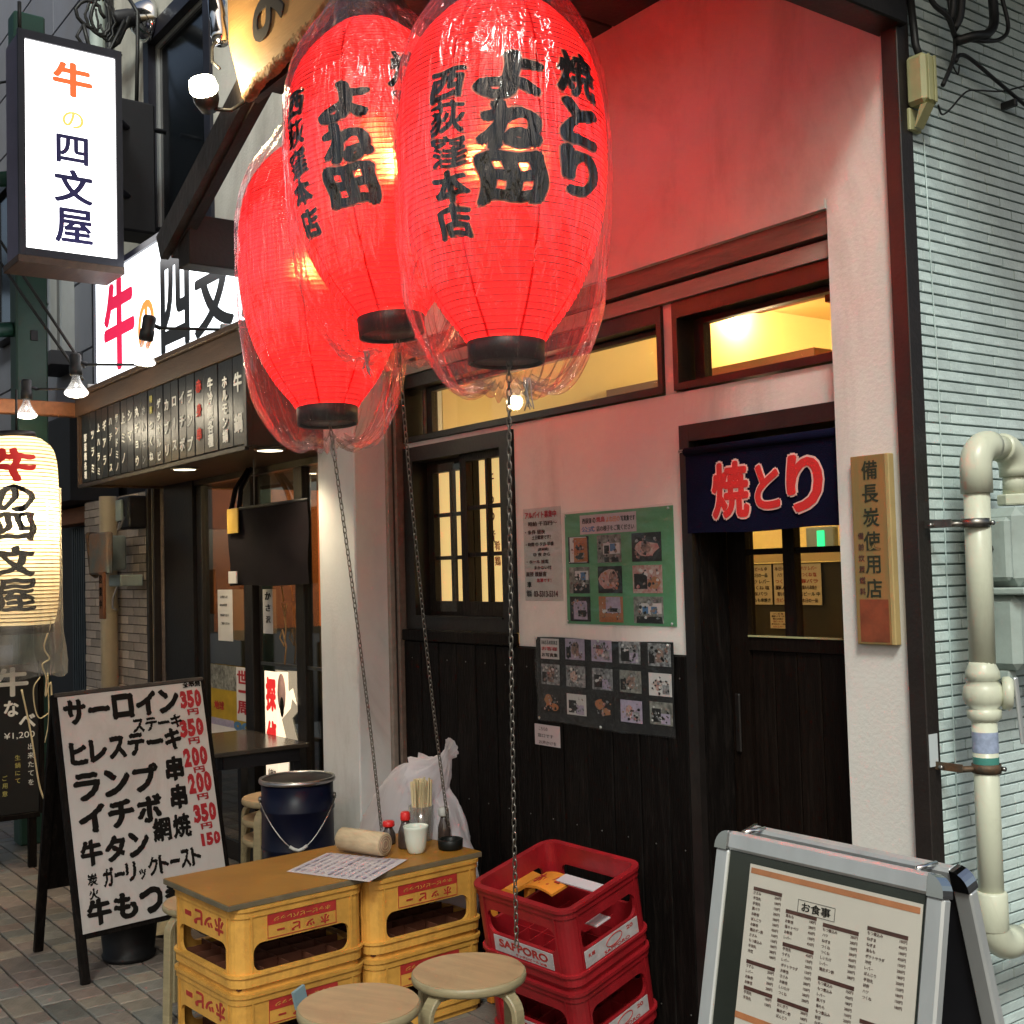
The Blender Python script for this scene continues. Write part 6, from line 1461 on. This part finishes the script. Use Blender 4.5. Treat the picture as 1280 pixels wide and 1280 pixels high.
# projecting sign
pj_ = thing('projecting_sign', 'white backlit box sign projecting from the wall, upper left, characters top to bottom', 'sign', (-4.6, -.75, 3.19))
build('casing', CB((-4.76, -1.005, 3.175), (-4.512, -.485, 4.34), .004), 'sign_side', pj_)
build('frame', MB().box((-4.5115, -1.012, 3.165), (-4.490, -.978, 4.35)).box((-4.5115, -.512, 3.165), (-4.490, -.478, 4.35)).box((-4.5115, -.9775, 4.305), (-4.490, -.5125, 4.35)).box((-4.5115, -.9775, 3.165), (-4.490, -.5125, 3.215)), 'sign_frame', pj_)
build('base_board', CB((-4.78, -1.02, 3.135), (-4.485, -.475, 3.1745), .003), 'fascia_wood', pj_)
pp = build('lit_panel', B((-4.5115, -.9775, 3.2155), (-4.503, -.5125, 4.3045)), 'sign_lit', pj_)
for ch, yc, zc, w, h, mt, b in (('牛', -.735, 4.140, .205, .185, 'glyph_lit_red', .05), ('の', -.735, 3.925, .11, .09, 'glyph_lit_yellow', .02), ('四', -.740, 3.765, .165, .150, 'glyph_navy', .03), ('文', -.735, 3.570, .200, .180, 'glyph_navy', .04), ('屋', -.735, 3.360, .195, .185, 'glyph_navy', .03)):
    write(ch, (-4.5025, yc, zc), Yp, Z1, w, h, mt, pp, bold=b, depth=.003)
build('rod', MB().tube([(-4.52, -.995, 4.34), (-4.52, -.995, 4.50)], .010, 6), 'cable_black', pj_)
for z in (3.7, 4.1): build('bracket', MB().tube([(-4.72, -.48, z), (-4.92, -.30, z)], .018, 8), 'sign_frame', pj_)
db = thing('dark_wall_box', 'dark box on the wall between the projecting sign and the upper window', 'box', (-5.0, -.2, 3.5))
build('box', CB((-5.15, -.36, 3.50), (-4.90, -.145, 4.27), .012), 'box_dark', db)
build('bracket', MB().tube([(-5.12, -.20, 3.6), (-5.12, -.001, 3.6)], .015, 6).tube([(-5.12, -.20, 4.2), (-5.12, -.001, 4.2)], .015, 6), 'box_dark', db)
build('cable', MB().tube([(-5.0, -.22, 4.27), (-5.0, -.21, 4.6), (-5.02, -.2, 4.85), (-5.1, -.25, 5.0)], .012, 6), 'cable_black', db)
gl_ = thing('wall_floodlight', 'round chrome floodlight on the upper wall beside the pipe', 'floodlight', (-5.33, -.05, 4.97))
T = Matrix.Translation((-5.32, -.02, 4.96)) @ Matrix.Rotation(PI / 2, 4, 'X')
build('base', MB().lathe([(.0, .0), (.135, .0), (.138, .012), (.120, .05), (.08, .10), (.0, .125)], 28, T, caps=False), 'chrome', gl_)
build('head', MB().lathe([(.0, 0), (.05, .0), (.055, .03), (.055, .12), (.045, .15), (.0, .15)], 20, Matrix.Translation((-5.30, -.12, 4.95)) @ Matrix.Rotation(PI * .62, 4, 'X'), caps=False), 'box_dark', gl_)
build('arm', MB().tube([(-5.36, -.10, 4.98), (-5.6, -.14, 4.98), (-5.75, -.12, 5.0)], .035, 10), 'box_dark', gl_)
wc = thing('cable_loops', 'loops of black cable hanging beside the chrome floodlight', 'cables', (-5.2, -.35, 4.9)); rr = random.Random(2)
for i in range(6):
    y0 = -.42 + i * .02; a = rr.uniform(.03, .09)
    build('cable', MB().tube([(-5.2, y0 + a * math.cos(t_) * .9 + rr.uniform(-.01, .01), 4.85 + (.08 + .012 * i) * math.sin(t_)) for t_ in [k * .3 + i * .7 for k in range(18)]], .007 + .004 * (i % 3 == 0), 6), 'cable_black', wc)
build('cable', MB().tube([(-5.2, -.46, 4.78), (-5.2, -.43, 4.66), (-5.2, -.36, 4.62), (-5.15, -.27, 4.70), (-5.1, -.22, 4.85)], .013, 6), 'cable_black', wc)
build('cable', MB().tube([(-5.2, -.46, 4.78), (-5.2, -.50, 4.70), (-5.2, -.42, 4.60), (-5.15, -.33, 4.62), (-5.1, -.25, 4.82)], .010, 6), 'cable_black', wc)

# white lantern
LW = [(.10, .50), (.135, .485), (.165, .46), (.185, .42), (.195, .36), (.20, .25), (.202, .10), (.202, -.10), (.200, -.25), (.194, -.36), (.184, -.42), (.172, -.455)]
wlt = thing('white_lantern', 'cream lit paper lantern with red and black characters at the left edge', 'lantern', (-4.62, -1.0, 1.75))
body, zs = lantern_body(LW, .019, 56); build('paper_body', body, 'lantern_cream', wlt, world=False)
o = build('ribs', lantern_ribs(zs[1:-1], LW, .0026, 40), 'lantern_rib_tan', wlt, world=False); o['kind'] = 'stuff'
build('top_ring', MB().lathe([(.0, .53), (.09, .53), (.10, .50), (.0, .50)], 28, caps=False), 'lantern_ring', wlt, world=False)
build('bottom_ring', MB().lathe([(.168, -.50), (.172, -.50), (.174, -.456), (.168, -.452)], 32, caps=False), 'lantern_ring', wlt, world=False)
build('hook', MB().tube([(0, 0, .53), (0, 0, .75)], .006, 6), 'cable_black', wlt, world=False)
fa = facing(-4.62, -1.0)
for i, (ch, z, w, h, b) in enumerate((('牛', .345, .215, .175, .06), ('の', .175, .18, .14, .05), ('四', .035, .19, .145, .05), ('文', -.135, .20, .155, .06), ('屋', -.305, .195, .165, .035))):
    build('lettering', wrapped_text(ch, fa - .05, z, w, h, LW, b, .0035, i), 'lantern_ink_red' if i == 0 else 'lantern_ink', wlt, world=False)
point_light('white_lantern_bulb', (-4.62, -1.0, 1.83), 26, (1.0, .88, .64), .05)
sk = thing('lantern_skirt', 'grey clear plastic cover hanging below the white lantern', 'cover', (-4.62, -1.0, 1.2)); vs = []; fs = []; n1 = 48
for i, (r, z) in enumerate([(.208, .72), (.215, .30), (.222, -.02), (.228, -.10), (.232, -.17), (.226, -.235)]):
    for j in range(n1):
        a = 2 * PI * j / n1; q = r + .007 * math.sin(7 * a + i) + .004 * math.sin(15 * a); vs.append((-4.62 + q * math.cos(a), -1.0 + q * math.sin(a), 1.27 + z + .01 * math.sin(5 * a)))
for i in range(5):
    for j in range(n1): fs.append((i * n1 + j, i * n1 + (j + 1) % n1, (i + 1) * n1 + (j + 1) % n1, (i + 1) * n1 + j))
build('cover', MB().add(vs, fs, smooth=True), 'clear_plastic', sk)
bb = thing('chalk_board', 'black chalkboard with white beef hotpot characters and a price, below the white lantern', 'chalkboard', (-4.9, -1.1, .3))
build('board', CB((-4.925, -1.45, .29), (-4.903, -.825, 1.075), .003), 'blackboard', bb)
build('frame', MB().cbox((-4.93, -.8245, .28), (-4.895, -.800, 1.09), .002).cbox((-4.93, -1.45, .262), (-4.895, -.8245, .2895), .002), 'black_wood', bb)
for ch, y, z, w, h in (('牛', -.960, .985, .165, .155), ('な', -.965, .845, .075, .085), ('べ', -.885, .775, .085, .07)): write(ch, (-4.9025, y, z), Yp, Z1, w, h, 'chalk_white', bb, bold=.045, depth=.001)
write('¥1,200', (-4.9025, -.925, .700), Yp, Z1, .155, .038, 'chalk_white', bb, bold=.0, depth=.001)
for tx, y, z, s in (('出来たてを', -.868, .655, .035), ('生鍋にて', -.935, .60, .030), ('ご用意', -1.0, .50, .03)): column(tx, (-4.9025, y, z), Z1, Yp, s, s * 1.35, 'chalk_yellow' if s < .034 else 'chalk_white', bb, bold=.0)
for z in (.265,): pass
for y in (-1.38, -.86): build('leg', CB((-4.94, y - .02, 0), (-4.905, y + .02, .262), .002), 'black_wood', bb)
brl = thing('cream_drum', 'cream coloured drum on the paving under the chalkboard', 'drum', (-5.05, -1.12, 0))
build('drum', MB().lathe([(.0, .0), (.11, .0), (.115, .01), (.115, .27), (.108, .28), (.0, .28)], 28, Matrix.Translation((-5.15, -1.10, 0)), caps=False), 'pvc_cream', brl)
wr_ = thing('bent_wire', 'thin pale wire loops hanging beside the white lantern', 'wire', (-4.5, -.9, .4))
build('wire', MB().tube(spl([(-4.5, -.890, 1.38), (-4.5, -.873, 1.294), (-4.5, -.905, 1.18), (-4.5, -.880, 1.12), (-4.5, -.915, 1.09), (-4.5, -.895, 1.02), (-4.5, -.90, .93), (-4.5, -.875, 1.0), (-4.5, -.868, .86)]), .0042, 6), 'chopstick', wr_)
build('wire', MB().tube(spl([(-4.5, -.925, 1.03), (-4.5, -.957, .978), (-4.5, -.952, .88), (-4.5, -.93, .825), (-4.5, -.885, .845)]), .0032, 6), 'chopstick', wr_)
build('wire', MB().tube(spl([(-4.5, -.888, 1.05), (-4.5, -.885, .82), (-4.5, -.905, .70)]), .0028, 5), 'chopstick', wr_)
build('wire', MB().tube(spl([(-4.5, -1.015, .974), (-4.5, -.99, .85), (-4.5, -.967, .72), (-4.5, -.935, .50), (-4.5, -.905, .40)]), .0045, 5), 'chopstick', wr_)

# ---- things at the left shop's doors
hb = thing('hanging_dark_cloth', 'black cloth banner with a yellow tag hanging over the glass doors', 'banner', (-3.5, -.15, 1.46))
wavy_sheet(-3.93, -3.06, 1.462, 1.845, -.150, 'black_cloth', hb, 'cloth', .006)
build('yellow_tag', B((-3.905, -.170, 1.725), (-3.775, -.164, 1.848)), 'yellow_tag', hb); build('white_tag', B((-3.895, -.172, 1.475), (-3.80, -.165, 1.535)), 'paper_white', hb)
build('strap', MB().tube([(-3.90, -.15, 1.84), (-3.91, -.12, 1.95), (-3.90, -.05, 2.055)], .014, 6).tube([(-3.80, -.15, 1.84), (-3.84, -.12, 1.95), (-3.86, -.05, 2.055)], .014, 6), 'black_cloth', hb)
build('batten', MB().tube([(-3.93, -.15, 1.846), (-3.055, -.15, 1.846)], .008, 6), 'cable_black', hb)
build('string', MB().tube([(-3.62, -.15, 1.845), (-3.40, -.25, 2.055)], .003, 5), 'string_grey', hb)
def flat(name, label, cat, x0, x1, z0, z1, y, mt, extra=()):
    t = thing(name, label, cat, ((x0 + x1) / 2, y, z0)); p = build('paper', B((x0, y, z0), (x1, y + .0015, z1)), mt, t)
    for e in extra:
        if e[0] == 't': write(e[1], (x0 + (x1 - x0) * e[2], y - .0005, z0 + (z1 - z0) * e[3]), X1, Z1, (x1 - x0) * e[4], (z1 - z0) * e[5], e[6], t, bold=e[7] if len(e) > 7 else .04, depth=.0012)
        else: build('print', B((x0 + (x1 - x0) * e[1], y - .0008 - .0002 * e[6], z0 + (z1 - z0) * e[2]), (x0 + (x1 - x0) * e[3], y - .0001, z0 + (z1 - z0) * e[4])), e[5], t)
    return t
flat('posted_notice', 'white notice taped inside the left glass door below the black banner', 'notice', -4.42, -4.225, 1.165, 1.440, -.010, 'paper_white', [('t', 'お知らせ', .45, .86, .5, .06, 'ink_grey', .0), ('t', '本日の営業', .4, .70, .5, .05, 'ink_grey', .0), ('t', '予約承ります', .45, .50, .6, .05, 'ink_grey', .0), ('t', 'ご来店ください', .5, .34, .6, .05, 'ink_grey', .0)])
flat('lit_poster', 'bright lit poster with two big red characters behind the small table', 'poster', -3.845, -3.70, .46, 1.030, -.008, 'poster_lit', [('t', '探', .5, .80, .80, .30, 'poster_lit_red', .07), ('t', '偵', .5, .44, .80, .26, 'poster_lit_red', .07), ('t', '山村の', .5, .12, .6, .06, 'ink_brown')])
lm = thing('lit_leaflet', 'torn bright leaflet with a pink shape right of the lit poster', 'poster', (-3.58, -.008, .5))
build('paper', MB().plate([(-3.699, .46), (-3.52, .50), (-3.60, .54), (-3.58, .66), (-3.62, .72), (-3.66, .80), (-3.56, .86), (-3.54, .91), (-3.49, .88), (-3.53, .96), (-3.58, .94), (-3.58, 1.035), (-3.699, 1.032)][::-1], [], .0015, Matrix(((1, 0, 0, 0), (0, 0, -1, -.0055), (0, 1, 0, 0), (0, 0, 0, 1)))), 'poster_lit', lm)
build('print', MB().lathe([(.0, 0), (1, 0), (1, .001), (.0, .001)], 18, Matrix.Translation((-3.655, -.0072, .93)) @ Matrix.Rotation(PI / 2, 4, 'X') @ Matrix.Diagonal((.045, .095, 1, 1)), caps=False), 'noren_pink', lm)
build('print', MB().lathe([(.0, 0), (1, 0), (1, .001), (.0, .001)], 12, Matrix.Translation((-3.65, -.0084, .86)) @ Matrix.Rotation(PI / 2, 4, 'X') @ Matrix.Diagonal((.022, .05, 1, 1)), caps=False), 'ink_black', lm)
flat('round_the_world_poster', 'yellow cruise poster with red characters and blue price on the left glass door', 'poster', -4.58, -4.07, .56, 1.030, .010, 'poster_yellow',
     [('p', .0, .72, .70, .999, 'photo_room', 0), ('p', .0, .0, .999, .30, 'poster_paper', 0), ('p', .68, .40, .999, .999, 'paper_white', 1), ('p', .0, .30, .60, .38, 'photo_purple', 1), ('t', '世', .83, .89, .26, .15, 'ink_red'), ('t', '一', .83, .73, .2, .03, 'ink_red'), ('t', '周', .83, .55, .26, .15, 'ink_red'), ('t', '99', .80, .30, .40, .17, 'photo_blue', .04), ('t', '万', .82, .10, .28, .12, 'ink_red'), ('t', '地球', .22, .53, .26, .10, 'ink_red', .03)])
flat('paper_strip', 'narrow vertical paper with green characters behind the door glass', 'notice', -3.895, -3.78, 1.215, 1.44, .012, 'board_white', [('t', 'か', .55, .85, .6, .18, 'ink_black'), ('t', 'さ', .55, .58, .5, .16, 'ink_black'), ('t', '沢', .55, .32, .5, .16, 'ink_grey')])
tg = thing('tulip_decal', 'thin white plant drawing on the right glass door', 'decal', (-3.62, -.004, 1.1))
build('line', MB().tube([(-3.62, -.004, 1.07), (-3.60, -.004, 1.16), (-3.64, -.004, 1.24), (-3.67, -.004, 1.20), (-3.62, -.004, 1.16), (-3.60, -.004, 1.24), (-3.61, -.004, 1.31), (-3.64, -.004, 1.37), (-3.62, -.004, 1.33), (-3.59, -.004, 1.37), (-3.61, -.004, 1.30)], .004, 5).tube([(-3.62, -.004, 1.38), (-3.64, -.004, 1.46), (-3.60, -.004, 1.53)], .004, 5), 'signboard_wood', tg)
dt = thing('dark_side_table', 'dark glossy square table standing outside the left shop doors', 'table', (-3.68, -.26, 0))
build('top', CB((-4.02, -.50, .700), (-3.32, -.03, .722), .004), 'table_dark', dt); build('apron', MB().box((-3.98, -.47, .64), (-3.36, -.45, .6995)).box((-3.36, -.4495, .64), (-3.34, -.07, .6995)), 'box_dark', dt)
for x, y in ((-3.97, -.47), (-3.37, -.47), (-3.97, -.08), (-3.37, -.08)): build('leg', CB((x - .02, y - .02, 0), (x + .02, y + .02, .6395), .003), 'box_dark', dt)
ct = thing('crumpled_paper', 'crumpled cream paper on the paving beside the stool stack', 'paper', (-3.3, -.75, 0)); m = MB(); rr = random.Random(12)
m.add([(-3.36, -.80, .012), (-3.24, -.83, .006), (-3.16, -.74, .02), (-3.22, -.66, .008), (-3.33, -.69, .03), (-3.27, -.75, .06)], [(0, 1, 5), (1, 2, 5), (2, 3, 5), (3, 4, 5), (4, 0, 5), (0, 4, 3, 2, 1)]); build('paper', m, 'chopstick', ct)
